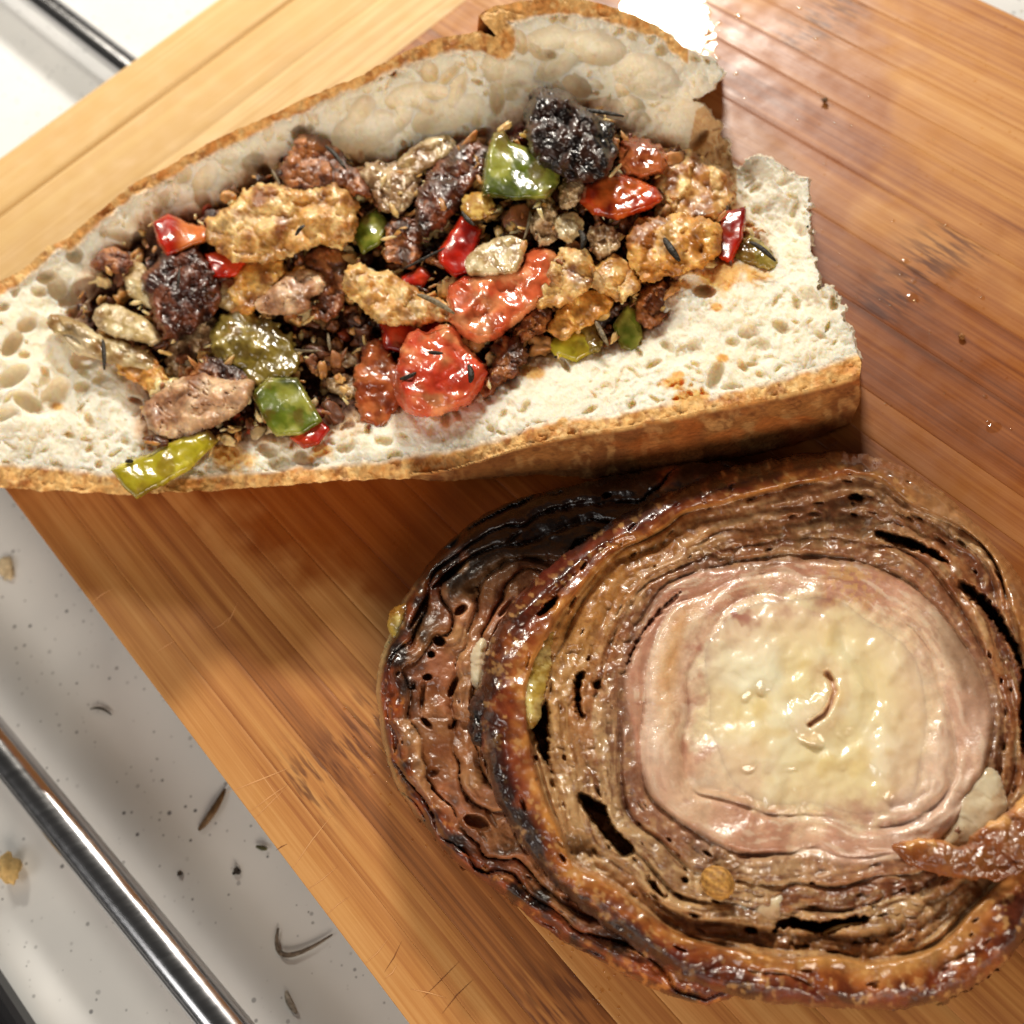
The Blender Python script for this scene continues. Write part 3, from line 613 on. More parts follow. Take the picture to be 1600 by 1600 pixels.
# ------------------------------------------------------------------ filling: fine mince, then every piece one can pick out
def zfill(x, y): return float(rbf(ZF, np.array([float(x)]), np.array([float(y)]))[0])
ZF = [(120, 520, 18), (200, 420, 19), (300, 340, 22), (450, 300, 24), (520, 240, 24), (640, 420, 22), (400, 450, 20), (330, 620, 18), (480, 620, 19), (680, 560, 24), (780, 450, 25), (700, 280, 24), (810, 260, 27), (900, 210, 30), (950, 400, 25), (960, 300, 26), (1080, 300, 20), (1060, 380, 25), (1140, 360, 22), (1180, 400, 22), (980, 510, 22), (880, 540, 22), (250, 720, 19), (560, 480, 18), (560, 600, 17)]
FP = smooth_poly(FILL, 0); Xf, Yf, fx0, fy0 = sheet(FP, 3.0); Df = sdf(Xf, Yf, FP) + 10
zb_ = rbf(ZF, Xf, Yf) - 5.5 + (fbm(Xf / 30, Yf / 30, 201, 4) - .5) * 9 + (fbm(Xf / 9, Yf / 9, 203, 3) - .5) * 3
zb_ = zb_ - ss(-30, 0, Df) * 1.5
Xg, Yg, Tf, _, _ = cut(Xf, Yf, Df, 3.0); kk = fbm(Xf / 16, Yf / 16, 207, 4)
cf = mix(C(92, 48, 26), C(40, 20, 12), ss(.6, .35, kk)); cf = mix(cf, C(150, 98, 54), ss(.56, .7, kk)); cf = mix(cf, C(110, 30, 14), ss(.62, .72, fbm(Xf / 40, Yf / 40, 209, 2)))
v_, t_, c_ = compact(un(Xg, Yg, zb_).reshape(-1, 3), Tf, cf.reshape(-1, 3))
o = mesh_obj('minced_filling', v_, t_, M_BED, None, c_); props(o, 'dark oily mince under the larger filling pieces', 'filling', kind='stuff')

PIECES = [  # name, label, category, zoom, outline, lift, half thickness, style
 ('pork_chunk', 'large golden pork chunk near the far bread wall, rosemary flake on it', 'pork', 1, [(730, 590), (800, 530), (850, 500), (950, 430), (1030, 450), (1080, 470), (1170, 430), (1250, 450), (1280, 530), (1240, 640), (1150, 640), (1060, 650), (960, 700), (860, 700), (790, 650)], 3, 4.5, 'tan'),
 ('pepper_piece', 'red pepper piece with orange end, leftmost of the red ones', 'pepper', 1, [(550, 570), (600, 540), (660, 570), (740, 590), (775, 612), (690, 645), (600, 685), (570, 640)], 2.5, 2.6, 'red'),
 ('pepper_piece', 'small square red pepper piece beside the dark brown pork chunk', 'pepper', 1, [(735, 680), (850, 672), (885, 690), (850, 752), (765, 757)], 2.5, 2.0, 'red'),
 ('pork_chunk', 'dark brown glistening pork chunk below the leftmost red pepper', 'pork', 1, [(500, 790), (560, 720), (680, 660), (730, 700), (760, 760), (780, 860), (700, 920), (600, 985), (560, 930), (550, 850)], 2.5, 4.5, 'dark'),
 ('onion_piece', 'pale curved onion piece left of the dark brown pork chunk', 'onion', 1, [(440, 730), (510, 720), (545, 800), (560, 870), (480, 830)], 1, 2.2, 'onion'),
 ('pork_chunk', 'tan flaky pork chunk right of the small square red pepper', 'pork', 1, [(830, 760), (880, 700), (960, 690), (1010, 730), (990, 790), (930, 850), (880, 890), (840, 840)], 2, 3, 'gold'),
 ('onion_piece', 'flat pale fennel piece below the small square red pepper', 'onion', 1, [(780, 790), (850, 770), (860, 850), (800, 870)], 1, 1.8, 'onion'),
 ('pork_chunk', 'small cream and orange pork bit in the middle of the left half', 'pork', 1, [(930, 850), (970, 800), (1040, 750), (1140, 758), (1155, 790), (1090, 830), (1100, 875), (1000, 885), (940, 880)], 3.5, 2.8, 'pink'),
 ('onion_piece', 'long pale onion sliver poking out onto the left crumb', 'onion', 1, [(165, 900), (250, 918), (340, 980), (420, 1000), (540, 1040), (560, 1095), (480, 1080), (380, 1045), (300, 1035), (235, 985)], 2, 2.2, 'onion'),
 ('onion_piece', 'short yellowish onion strip above the long pale sliver', 'onion', 1, [(335, 890), (400, 865), (450, 890), (545, 940), (565, 1000), (480, 970), (380, 950)], 3, 2.2, 'onion'),
 ('pork_chunk', 'pinkish cracked pork slice on the lower left crumb', 'pork', 1, [(520, 1220), (600, 1160), (700, 1115), (830, 1150), (890, 1135), (885, 1190), (830, 1240), (740, 1290), (640, 1325), (550, 1315)], 3.5, 3.6, 'pink'),
 ('pepper_piece', 'glossy green pepper square above the small red pepper corner', 'pepper', 1, [(905, 1180), (960, 1125), (1060, 1125), (1100, 1190), (1145, 1275), (1080, 1322), (990, 1325), (940, 1250)], 2.5, 2.2, 'green'),
 ('pepper_piece', 'translucent olive pepper flesh above the glossy green square', 'pepper', 1, [(775, 930), (870, 895), (960, 930), (1040, 985), (1055, 1080), (1000, 1130), (900, 1140), (860, 1080), (770, 1030)], 2, 2.6, 'olive'),
 ('pepper_piece', 'small red pepper corner at the near edge of the filling', 'pepper', 1, [(1040, 1335), (1140, 1270), (1172, 1300), (1135, 1355), (1085, 1368)], 1.5, 1.6, 'red'),
 ('pepper_piece', 'yellow green pepper strip hanging over the near crust', 'pepper', 1, [(400, 1450), (450, 1425), (530, 1400), (620, 1350), (740, 1310), (775, 1345), (680, 1440), (580, 1500), (490, 1547), (440, 1500)], 2.5, 2.2, 'lime'),
 ('onion_piece', 'grey onion sliver in the dark hollow beside the pork slice', 'onion', 1, [(605, 985), (655, 960), (685, 1070), (655, 1110), (610, 1100)], .5, 1.6, 'grey'),
 ('onion_piece', 'flat grey onion square under the dark brown pork chunk', 'onion', 1, [(675, 945), (755, 900), (785, 1000), (710, 1045)], .5, 1.6, 'grey'),
 ('pork_chunk', 'brown pork knob against the far crumb, above the golden chunk', 'pork', 2, [(110, 470), (150, 340), (200, 295), (290, 330), (390, 430), (475, 545), (380, 525), (280, 500), (180, 555)], 2.5, 3.6, 'brown'),
 ('onion_piece', 'glassy browned onion pieces left of the dark red meat', 'onion', 2, [(430, 430), (550, 405), (660, 465), (650, 560), (560, 625), (490, 545)], 1.5, 2.8, 'grey'),
 ('pork_chunk', 'dark reddish meat strip left of the large green pepper', 'pork', 2, [(675, 560), (730, 440), (850, 335), (955, 325), (940, 450), (880, 530), (800, 640), (720, 715), (680, 660)], 2, 3.6, 'dark'),
 ('pepper_piece', 'large glossy green pepper cap beside the charred lump', 'pepper', 2, [(945, 545), (955, 420), (995, 295), (1030, 285), (1060, 330), (1160, 370), (1255, 450), (1255, 490), (1210, 555), (1100, 560)], 3, 4.0, 'green'),
 ('pork_chunk', 'black charred lump against the far bread wall', 'pork', 3, [(68, 190), (105, 130), (180, 112), (250, 150), (300, 215), (370, 230), (412, 270), (425, 400), (375, 475), (270, 495), (215, 460), (100, 375), (72, 310)], 2, 6.5, 'char'),
 ('pepper_seed', 'round yellow pepper seed below the large green pepper', 'seed', 2, [(868, 590), (890, 552), (940, 548), (982, 578), (965, 615), (915, 630), (880, 618)], 4.5, 1.7, 'seed'),
 ('pepper_piece', 'bright red pepper piece with white glint, under the seed', 'pepper', 2, [(765, 775), (860, 640), (935, 690), (915, 770), (895, 862), (835, 885), (768, 830)], 2, 2.4, 'red'),
 ('onion_piece', 'pale yellow onion block on top of the largest tomato', 'onion', 2, [(878, 830), (950, 760), (1090, 728), (1108, 800), (1082, 855), (900, 878)], 4.5, 2.0, 'onion'),
 ('tomato_chunk', 'largest orange tomato chunk in the middle of the filling', 'tomato', 2, [(812, 950), (870, 900), (1000, 880), (1120, 860), (1140, 790), (1230, 775), (1245, 870), (1170, 1000), (1100, 1050), (1000, 1130), (930, 1145), (860, 1122), (818, 1050)], 1.5, 5, 'tomato'),
 ('tomato_chunk', 'red tomato chunk with herb flakes at the near edge', 'tomato', 2, [(598, 1250), (660, 1115), (720, 1140), (810, 1085), (835, 1150), (890, 1225), (965, 1270), (925, 1350), (860, 1425), (740, 1455), (640, 1445), (588, 1380)], 2, 5.5, 'tomato'),
 ('tomato_chunk', 'rusty brown tomato skin left of the red herb flaked chunk', 'tomato', 2, [(418, 1340), (440, 1260), (480, 1140), (540, 1175), (565, 1250), (602, 1290), (595, 1390), (545, 1510), (460, 1505)], 1.5, 3, 'rust'),
 ('pork_chunk', 'pale twisted pork chunk above the red tomato chunks', 'pork', 2, [(362, 910), (430, 845), (480, 875), (560, 895), (630, 930), (700, 955), (790, 1000), (825, 1040), (700, 1072), (580, 1085), (505, 1050), (430, 990)], 4, 3.2, 'tan'),
 ('pork_chunk', 'small brown pork crumb between tomato and near crumb', 'pork', 2, [(995, 1175), (1060, 1138), (1112, 1190), (1100, 1245), (1040, 1295), (960, 1375), (935, 1335), (1010, 1260)], 1.5, 2.6, 'brown'),
 ('pepper_piece', 'orange red pepper oval below the charred lump', 'pepper', 3, [(285, 570), (310, 500), (380, 462), (480, 468), (600, 520), (622, 560), (560, 602), (440, 645), (340, 622)], 3, 2.8, 'orange'),
 ('tomato_chunk', 'brownish red tomato piece behind the orange pepper oval', 'tomato', 3, [(460, 345), (540, 298), (615, 360), (640, 440), (560, 470), (450, 465)], 1, 3.5, 'rust'),
 ('pork_chunk', 'crumbly tan pork heap at the open torn end', 'pork', 3, [(605, 375), (720, 365), (800, 415), (885, 450), (915, 520), (875, 625), (780, 650), (680, 630), (610, 545), (625, 450)], 2, 4.5, 'tan'),
 ('pork_chunk', 'golden browned pork piece with a rosemary leaf, beside the torn crumb', 'pork', 3, [(485, 725), (540, 660), (640, 645), (800, 655), (865, 690), (865, 775), (800, 825), (720, 875), (640, 862), (560, 905), (500, 835)], 2.5, 3.6, 'gold'),
 ('pepper_piece', 'upright red pepper sliver at the torn bread end', 'pepper', 3, [(848, 705), (900, 620), (968, 605), (955, 720), (912, 825), (868, 805)], 3, 2.0, 'red'),
 ('pork_chunk', 'crumbly tan pork clump right of the largest tomato', 'pork', 3, [(105, 970), (150, 855), (240, 765), (335, 830), (305, 920), (210, 1005), (145, 1012)], 3, 3.4, 'tan'),
 ('pork_chunk', 'small grainy pale pork clump below the golden browned piece', 'pork', 3, [(325, 900), (400, 815), (470, 828), (515, 900), (475, 975), (400, 965)], 3, 2.8, 'tan'),
 ('pork_chunk', 'golden pork stick above the yellow green pepper bits', 'pork', 3, [(138, 1100), (230, 1010), (320, 945), (405, 980), (392, 1025), (270, 1095), (200, 1145)], 2.5, 2.4, 'gold'),
 ('pepper_piece', 'yellow green pepper bit touching the near crumb', 'pepper', 3, [(148, 1160), (250, 1118), (310, 1128), (350, 1108), (348, 1190), (270, 1235), (180, 1205)], 1.5, 1.8, 'lime'),
 ('pepper_piece', 'thin pale green pepper curl beside the yellow green bit', 'pepper', 3, [(298, 1070), (335, 1052), (358, 1140), (342, 1205), (312, 1150)], 2, 1.4, 'olive'),
 ('pepper_piece', 'green pepper bit tucked under the torn crumb edge', 'pepper', 3, [(425, 1090), (480, 1005), (525, 1040), (535, 1140), (512, 1205), (455, 1180)], 1.0, 1.8, 'green'),
 ('onion_piece', 'greyish onion bit above the grainy pork clump', 'onion', 3, [(325, 700), (390, 685), (445, 740), (420, 785), (350, 805)], 2.5, 2.2, 'grey'),
 ('onion_piece', 'small grey onion cube beside the orange pepper oval', 'onion', 3, [(215, 500), (292, 495), (275, 585), (208, 572)], 2, 2.0, 'grey'),
 ('onion_piece', 'brownish onion fold right of the bright red glinting pepper', 'onion', 3, [(98, 620), (170, 585), (195, 700), (135, 748), (95, 700)], 2, 2.2, 'grey'),
 ('onion_piece', 'pale ribbed onion piece above the crumbly pork clump', 'onion', 3, [(180, 650), (250, 628), (285, 680), (225, 745)], 2.5, 2.2, 'onion'),
 ('pepper_piece', 'olive brown pepper strip against the torn end crumb', 'pepper', 3, [(945, 750), (1000, 728), (1060, 790), (1115, 842), (1010, 842), (935, 812)], 2, 1.8, 'olive'),
 ('pepper_piece', 'small dark green pepper bit right of the golden pork chunk', 'pepper', 2, [(405, 715), (430, 650), (500, 605), (545, 668), (512, 742), (450, 785)], 1.0, 2.2, 'green'),
 ('pork_chunk', 'brown shredded meat right of the small dark green pepper', 'pork', 2, [(555, 665), (670, 640), (675, 760), (660, 822), (580, 832), (552, 745)], 1.5, 2.8, 'brown'),
 ('tomato_chunk', 'deep red tomato pulp behind the red herb flaked chunk', 'tomato', 2, [(520, 1080), (640, 1080), (760, 1060), (790, 1100), (700, 1180), (620, 1200), (540, 1180)], -.5, 2.6, 'red'),
 ('pepper_piece', 'tiny red pepper cube above the pale twisted pork chunk', 'pepper', 2, [(610, 890), (690, 850), (722, 885), (690, 925), (615, 925)], 1.5, 2.0, 'red'),
 ('pork_chunk', 'pink brown meat shreds beside the largest tomato', 'pork', 2, [(1120, 1060), (1190, 1000), (1225, 1050), (1170, 1130), (1100, 1140)], 1.5, 2.4, 'brown'),
 ('pork_chunk', 'small brown scrap on the far crumb, leftmost in the filling', 'pork', 1, [(335, 710), (400, 670), (470, 700), (440, 735), (350, 730)], 2.5, 1.6, 'brown'),
 ('onion_piece', 'translucent onion sheet leaning on the far bread wall', 'onion', 2, [(585, 420), (690, 340), (780, 310), (820, 350), (720, 420), (620, 470)], 1.5, 1.6, 'onion'),
 ('pork_chunk', 'tan pork scraps in front of the golden chunk', 'pork', 1, [(1060, 690), (1200, 660), (1240, 700), (1230, 830), (1180, 900), (1120, 890), (1160, 790), (1080, 740)], 1.5, 2.6, 'brown'),
 ('onion_piece', 'white shred lying in the dark hollow left of the tomatoes', 'onion', 2, [(205, 1190), (240, 1170), (330, 1195), (430, 1215), (420, 1240), (320, 1235), (230, 1225)], -.5, 1.4, 'grey'),
 ('onion_piece', 'small white shred low in the hollow left of the tomatoes', 'onion', 2, [(290, 1320), (350, 1310), (410, 1335), (380, 1360), (320, 1355)], 0, 1.2, 'grey'),
 ('pork_chunk', 'brown meat scraps under the small grainy pork clump', 'pork', 3, [(560, 930), (640, 900), (660, 980), (620, 1060), (560, 1100), (530, 1020)], 0, 2.4, 'brown'),
 ('pork_chunk', 'pale brown scraps beside the long pale onion sliver', 'pork', 1, [(440, 1030), (540, 1060), (590, 1120), (560, 1180), (500, 1130), (420, 1070)], 1.5, 2.2, 'gold'),
 ('pork_chunk', 'browned pork crumbs above the pinkish cracked slice', 'pork', 1, [(690, 1100), (760, 1060), (850, 1080), (890, 1120), (830, 1150), (720, 1130)], 2, 2.2, 'brown'),
]
LB = {'pork': 'chopped pork pieces in the sandwich', 'pepper': 'pepper pieces in the sandwich', 'tomato': 'tomato chunks in the sandwich', 'onion': 'onion pieces in the sandwich', 'seed': None}
TOPS = []
for (nm, lb, ct, zid, pts, lift, th, sty) in PIECES:
    P = Zm(zid, pts); m_ = np.mean(P, 0); z_ = zfill(*m_) + lift - 1.0
    cf_ = None
    if 'leftmost of the red' in lb:
        cf_ = lambda X, Y, c_, t: mix(c_, C(216, 120, 52), ss(268, 290, X) * .9)
    if sty in ('green',):
        cf_ = lambda X, Y, c_, t: mix(c_, C(176, 170, 92), ss(.3, .0, t) * .7)
    if 'red tomato chunk with herb' in lb:
        cf_ = lambda X, Y, c_, t: mix(c_, C(206, 62, 38), ss(.45, .65, fbm(X / 40, Y / 40, 5)) * .7)
    smo = sty in ('red', 'green', 'lime', 'orange')
    o = chunk(nm, P, z_, th, sty, tilt=(random.uniform(-1, 1), random.uniform(-1, 1)), ragged=1.5 if smo else (3.0 if sty in ('tomato', 'onion', 'pink', 'fat', 'seed') else 6.5), cracks=sty in ('pink', 'dark', 'char'), colfun=cf_, smoothn=0 if smo else 1, dome=.4 if smo else .6, grow=7.0 if not smo else 3)
    props(o, lb, ct, LB[ct]); TOPS.append(o)

# loose fine bits: far too many to count
SMOOTH = [Zm(p_[3], p_[4]) for p_ in PIECES if p_[7] in ('red', 'green', 'lime', 'orange', 'tomato', 'rust', 'char', 'olive', 'seed')]
def ico(sub=1):
    import bmesh
    bm = bmesh.new(); bmesh.ops.create_icosphere(bm, subdivisions=sub, radius=1); V = np.array([v_.co[:] for v_ in bm.verts]); F = np.array([[v_.index for v_ in f.verts] for f in bm.faces]); bm.free(); return V, F
IV, IF = ico(2); IV3, IF3 = ico(3)
ICO = {False: (IV, IF), True: (IV3, IF3)}
def bits(n, poly, zfun, r0, r1, pal, mat, name, label, cat, seed, avoid=(), fineico=False):
    IV, IF = ICO[fineico]
    rg = np.random.default_rng(seed); P = np.asarray(poly); lo, hi = P.min(0), P.max(0); Vs_, Fs_, Cs_ = [], [], []; k = 0
    xs = rg.uniform(lo[0], hi[0], n * 4); ys = rg.uniform(lo[1], hi[1], n * 4); ok = sdf(xs, ys, P) < -8
    for A_ in avoid: ok &= sdf(xs, ys, A_) > 3
    xs, ys = xs[ok][:n], ys[ok][:n]
    zs = zfun(xs, ys)
    for a, b_, z_ in zip(xs, ys, zs):
        r = r0 + (r1 - r0) * rg.random() ** 2; s3 = rg.uniform(.5, 1.3, 3) * r; A = rg.normal(size=(3, 3)); Q, _ = np.linalg.qr(A)
        nz = 1 + .55 * (vnoise(IV[:, 0] * 2.2 + k, IV[:, 1] * 2.2 + IV[:, 2] * 1.7, k) - .5) * 2
        v_ = (IV * nz[:, None] * s3) @ Q + un(a, b_, z_); c_ = C(*pal[rg.integers(len(pal))]) * rg.uniform(.8, 1.15)
        Vs_.append(v_); Fs_.append(IF + k * len(IV)); Cs_.append(np.tile(c_, (len(IV), 1)) * (.85 + .3 * nz[:, None] - .15)); k += 1
    o = mesh_obj(name, np.vstack(Vs_), np.vstack(Fs_), mat, None, np.clip(np.vstack(Cs_), 0, 1)); return props(o, label, cat, kind='stuff')
bits(900, FILL, lambda x, y: rbf(ZF, x, y) - 3.2 + (vnoise(x / 30, y / 30, 3) - .5) * 4, .5, 2.2, [(206, 164, 104), (176, 120, 66), (120, 72, 40), (76, 40, 24), (52, 28, 18), (220, 190, 140), (150, 60, 28), (96, 62, 34), (190, 140, 90)], M_PORK, 'filling_crumbs', 'fine chopped bits of meat and onion between the filling pieces', 'filling', 33)

bits(420, FILL, lambda x, y: rbf(ZF, x, y) - .6 + (vnoise(x / 30, y / 30, 3) - .5) * 4, .7, 2.5, [(214, 170, 104), (196, 144, 80), (150, 96, 50), (100, 56, 28), (64, 34, 18), (226, 196, 140), (170, 116, 62), (120, 70, 36)], M_PORK, 'chopped_mince', 'soft chopped mince of meat and onion filling the gaps', 'filling', 35, SMOOTH, True)
def shreds(n, seed):
    rg = np.random.default_rng(seed); lo, hi = FILL.min(0), FILL.max(0); xs = rg.uniform(lo[0], hi[0], n * 4); ys = rg.uniform(lo[1], hi[1], n * 4); ok = sdf(xs, ys, FILL) < -4
    for A_ in SMOOTH: ok &= sdf(xs, ys, A_) > 0
    xs, ys = xs[ok][:n], ys[ok][:n]; zs = rbf(ZF, xs, ys) + 1.2 + rg.normal(size=len(xs)) * 1.3; Vs_, Fs_, Cs_ = [], [], []; pal = [(222, 178, 112), (236, 206, 150), (190, 132, 70), (140, 84, 42), (86, 46, 24), (206, 152, 84)]
    for i_, (a, b_, z_) in enumerate(zip(xs, ys, zs)):
        r = .5 + 1.6 * rg.random() ** 1.6; v_ = IV.copy(); bend = rg.uniform(-.6, .6); v_[:, 1] += bend * v_[:, 0] ** 2; v_ = v_ * [r, r * rg.uniform(.2, .45), r * rg.uniform(.15, .35)] * (1 + .25 * rg.normal(size=(len(IV), 1)))
        an, el = rg.uniform(0, 6.28), rg.normal() * .35; ca, sa, ce, se = math.cos(an), math.sin(an), math.cos(el), math.sin(el)
        v_ = v_ @ np.array([[ce, 0, se], [0, 1, 0], [-se, 0, ce]]) @ np.array([[ca, sa, 0], [-sa, ca, 0], [0, 0, 1]]) + un(a, b_, z_)
        Vs_.append(v_); Fs_.append(IF + i_ * len(IV)); Cs_.append(np.tile(C(*pal[rg.integers(len(pal))]), (len(IV), 1)) * rg.uniform(.8, 1.1))
    props(mesh_obj('meat_shreds', np.vstack(Vs_), np.vstack(Fs_), M_PORK, None, np.vstack(Cs_)), 'fine pale meat shreds strewn through the filling', 'filling', kind='stuff')
shreds(520, 55)
rgs = np.random.default_rng(77); Vs_, Fs_, Cs_ = [], [], []; kb = 0
JV, JF = ico(1); SP = [(206, 164, 104), (226, 200, 150), (150, 96, 52), (60, 34, 20), (40, 26, 18), (190, 140, 80), (120, 70, 36)]
for o in TOPS:
    me = o.data; co = np.empty(len(me.vertices) * 3); me.vertices.foreach_get('co', co); co = co.reshape(-1, 3) / MM + np.array(o.location) / MM
    nr = np.empty(len(me.vertices) * 3); me.vertices.foreach_get('normal', nr); nr = nr.reshape(-1, 3); up = np.where(nr[:, 2] > .3)[0]
    for i_ in rgs.choice(up, min(len(up), int(3 + len(up) / 220))):
        r = .18 + .5 * rgs.random() ** 2.5; s3 = rgs.uniform(.5, 1.4, 3) * r; Q, _ = np.linalg.qr(rgs.normal(size=(3, 3)))
        v_ = (JV * (1 + .3 * rgs.normal(size=(len(JV), 1)) * .5) * s3) @ Q + co[i_]; Vs_.append(v_); Fs_.append(JF + kb * len(JV)); kb += 1
        Cs_.append(np.tile(C(*SP[rgs.integers(len(SP))]), (len(JV), 1)))
props(mesh_obj('spice_specks', np.vstack(Vs_), np.vstack(Fs_), M_PORK, None, np.vstack(Cs_)), 'fine specks of meat and spice stuck to the filling pieces', 'filling', kind='stuff')
# rosemary leaves
def needle(path, zs, wd, name, label, cat, group=None, col=((74, 62, 38), (40, 34, 22)), parent=None, flat=.5, mat=None):
    P = np.asarray(path, float); t = np.linspace(0, 1, len(P)); tt = np.linspace(0, 1, 12)
    px = np.interp(tt, t, P[:, 0]); py = np.interp(tt, t, P[:, 1]); zz = np.interp(tt, np.linspace(0, 1, len(zs)), zs)
    if len(P) > 2:
        k = np.polyfit(t, P[:, 0], 2); px = np.polyval(k, tt); k = np.polyfit(t, P[:, 1], 2); py = np.polyval(k, tt)
    Pw = un(px, py, zz); V = []; F = []; n = 8
    for i in range(12):
        d = Pw[min(i + 1, 11)] - Pw[max(i - 1, 0)]; d /= np.linalg.norm(d); a = np.cross(d, [0, 0, 1.0]); a /= np.linalg.norm(a); b_ = np.cross(a, d)
        r = wd * (.72 if not parent else 1) * (math.sin(math.pi * min(.06 + tt[i] * .9, 1)) ** .5)
        for j in range(n):
            th = 2 * math.pi * j / n; fold = .35 * abs(math.cos(th)); V.append(Pw[i] + r * (math.cos(th) * a + (math.sin(th) * flat - fold * .4) * b_))
    for i in range(11):
        for j in range(n): F.append((i * n + j, i * n + (j + 1) % n, (i + 1) * n + (j + 1) % n, (i + 1) * n + j))
    F += [tuple(range(n))[::-1], tuple(range(11 * n, 12 * n))]
    cols = mix(C(*col[0]), C(*col[1]), RNG.random(len(V))); o = mesh_obj(name, V, F, mat or M_HERB, parent, cols)
    if not parent: props(o, label, cat, group)
    return o
LEAF = [((902, 172), (935, 174), (975, 182), 33, .8, 'dark rosemary leaf sticking up behind the charred lump'), ((1038, 372), (1048, 388), (1062, 408), 31, .95, 'dark rosemary leaf on the golden browned pork piece'),
        ((160, 530), (162, 550), (163, 578), 23, .7, 'short dark rosemary leaf on the left crumb'), ((508, 228), (522, 240), (540, 264), 29, .7, 'dark rosemary leaf on the brown knob by the far wall'),
        ((462, 368), (468, 358), (476, 352), 32.5, .7, 'rosemary flake on the large golden pork chunk'), ((652, 460), (678, 470), (710, 490), 30.5, .8, 'silvery rosemary leaf on the pale twisted pork'),
        ((630, 420), (660, 405), (700, 385), 27, .5, 'thin brown rosemary stem beside the bright red pepper'), ((722, 330), (730, 342), (742, 352), 29, .7, 'small dark leaf just under the yellow seed'),
        ((625, 592), (638, 588), (650, 582), 32.5, .7, 'dark herb flake on the red tomato, toward the hollow'), ((732, 570), (736, 585), (734, 598), 32, .8, 'upright dark herb flake at the end of the red tomato'),
        ((670, 550), (680, 551), (692, 552), 33, .6, 'thin herb flake across the top of the red tomato'), ((280, 420), (279, 435), (278, 450), 28.5, .5, 'thin dark leaf on the dark brown pork chunk'),
        ((425, 265), (430, 275), (438, 290), 27.5, .45, 'fine grey stem above the golden pork chunk'), ((98, 524), (112, 526), (126, 538), 23, .5, 'tiny curled leaf on the long pale onion sliver'),
        ((930, 500), (940, 520), (950, 540), 26, .7, 'pale herb curl beside the yellow green pepper bits'), ((828, 330), (826, 350), (818, 375), 29, .5, 'grey herb thread beside the brownish onion fold'),
        ((1172, 378), (1190, 388), (1212, 408), 28, .7, 'dark leaf on the torn end crumb'), ((430, 535), (445, 545), (500, 548), 20, .6, 'pale stem in the dark hollow of the filling'), ((196, 721), (202, 720), (208, 722), 22, .7, 'tiny black flake at the tip of the yellow pepper strip'),
        ((512, 520), (514, 535), (516, 548), 21, .5, 'short pale stalk upright in the dark hollow'), ((905, 360), (912, 372), (908, 388), 30, .9, 'black leaf between the onion bits and the orange pepper')]
for (a, b_, c_, z_, wd, lb) in LEAF:
    z0 = zfill(*b_); z_ = min(z_, z0 + 9)
    pale = any(k in lb for k in ('pale', 'silvery', 'grey', 'white'))
    needle([a, b_, c_], [z_, z_ + .6, z_ + .2], wd, 'rosemary_leaf', lb, 'herb', 'rosemary leaves in the sandwich', ((150, 132, 100), (84, 70, 48)) if pale else ((48, 38, 22), (22, 18, 11)))

# ------------------------------------------------------------------ roast slices
def polar(curve, th):  # curve: {deg: r}
    k = np.array(sorted(curve)); r = np.array([curve[x] for x in k], float)
    g_ = np.arange(-360, 720); v_ = np.interp(g_, np.concatenate([k - 360, k, k + 360]), np.tile(r, 3))
    kern = np.exp(-.5 * (np.arange(-24, 25) / 7.0) ** 2); v_ = np.convolve(v_, kern / kern.sum(), 'same')
    return np.interp(np.degrees(th) % 360, g_, v_)
def chaikin_polar(curve, cx, cy):
    t = np.radians(np.arange(0, 360, 3)); r = polar(curve, t); r = np.convolve(np.tile(r, 3), np.array([1, 2, 1]) / 4, 'same')[120:240]
    return np.stack([cx + r * np.cos(t), cy + r * np.sin(t)], -1)
# -- back slice
BC = (1010, 1125)
bo = Zm(4, [(20, 1130), (60, 960), (100, 870), (170, 690), (330, 490), (500, 340), (700, 240), (1000, 170), (1300, 105), (1500, 75)]) + [(1150, 716), (1230, 760), (1300, 900), (1330, 1100), (1300, 1350), (1200, 1520), (1120, 1575)] + Zm(6, [(1450, 1410), (1300, 1350), (1100, 1235), (850, 1100), (600, 890), (400, 760), (290, 625), (170, 480), (90, 330), (40, 100)])
bo = smooth_poly(bo, 1)
S2 = 2.2; X, Y, x0, y0 = sheet(bo, S2); D = sdf(X, Y, bo) + (fbm(X / 18, Y / 18, 301, 3) - .5) * 5
dx, dy = X - BC[0], Y - BC[1]; th = np.arctan2(dy, dx)
warp = (fbm(X / 60, Y / 60, 305, 3) - .5) * 26
d = -D + warp * ss(0, 40, -D)                       # depth in from the rind, follows the outline
Z = 12.5 + (X - 800) / 100 * .2 + (fbm(X / 50, Y / 50, 307, 3) - .5) * 2.2
bb = d / 30 + (fbm(X / 90, Y / 90, 309, 2) - .5) * 2.4; pb = bb - np.floor(bb); uu = th * 1.3 + np.floor(bb) * 5.17
lay = vnoise(uu * 3.2, np.floor(bb) * .37, 311); lay2 = fbm(d / 40, th * 3.2, 313, 3); strk = fbm(bb * 4.5, th * 7, 316, 2)
crv = ss(.2, .0, np.minimum(pb, 1 - pb)) * ss(.3, .6, vnoise(uu * 3, 1.5, 318))
edge = np.clip(-D / 26, 0, 1); Z = Z - (1 - np.sqrt(np.clip(1 - (1 - edge) ** 2, 0, 1))) * 6.5
Z = Z + (1 - np.abs(2 * pb - 1) ** 3) * .9 + (lay - .5) * 2.2 - crv * 1.3 + (strk - .5) * .7 + (fbm(X / 8, Y / 8, 315, 3) - .5) * .4
sp = []; rg = np.random.default_rng(5)
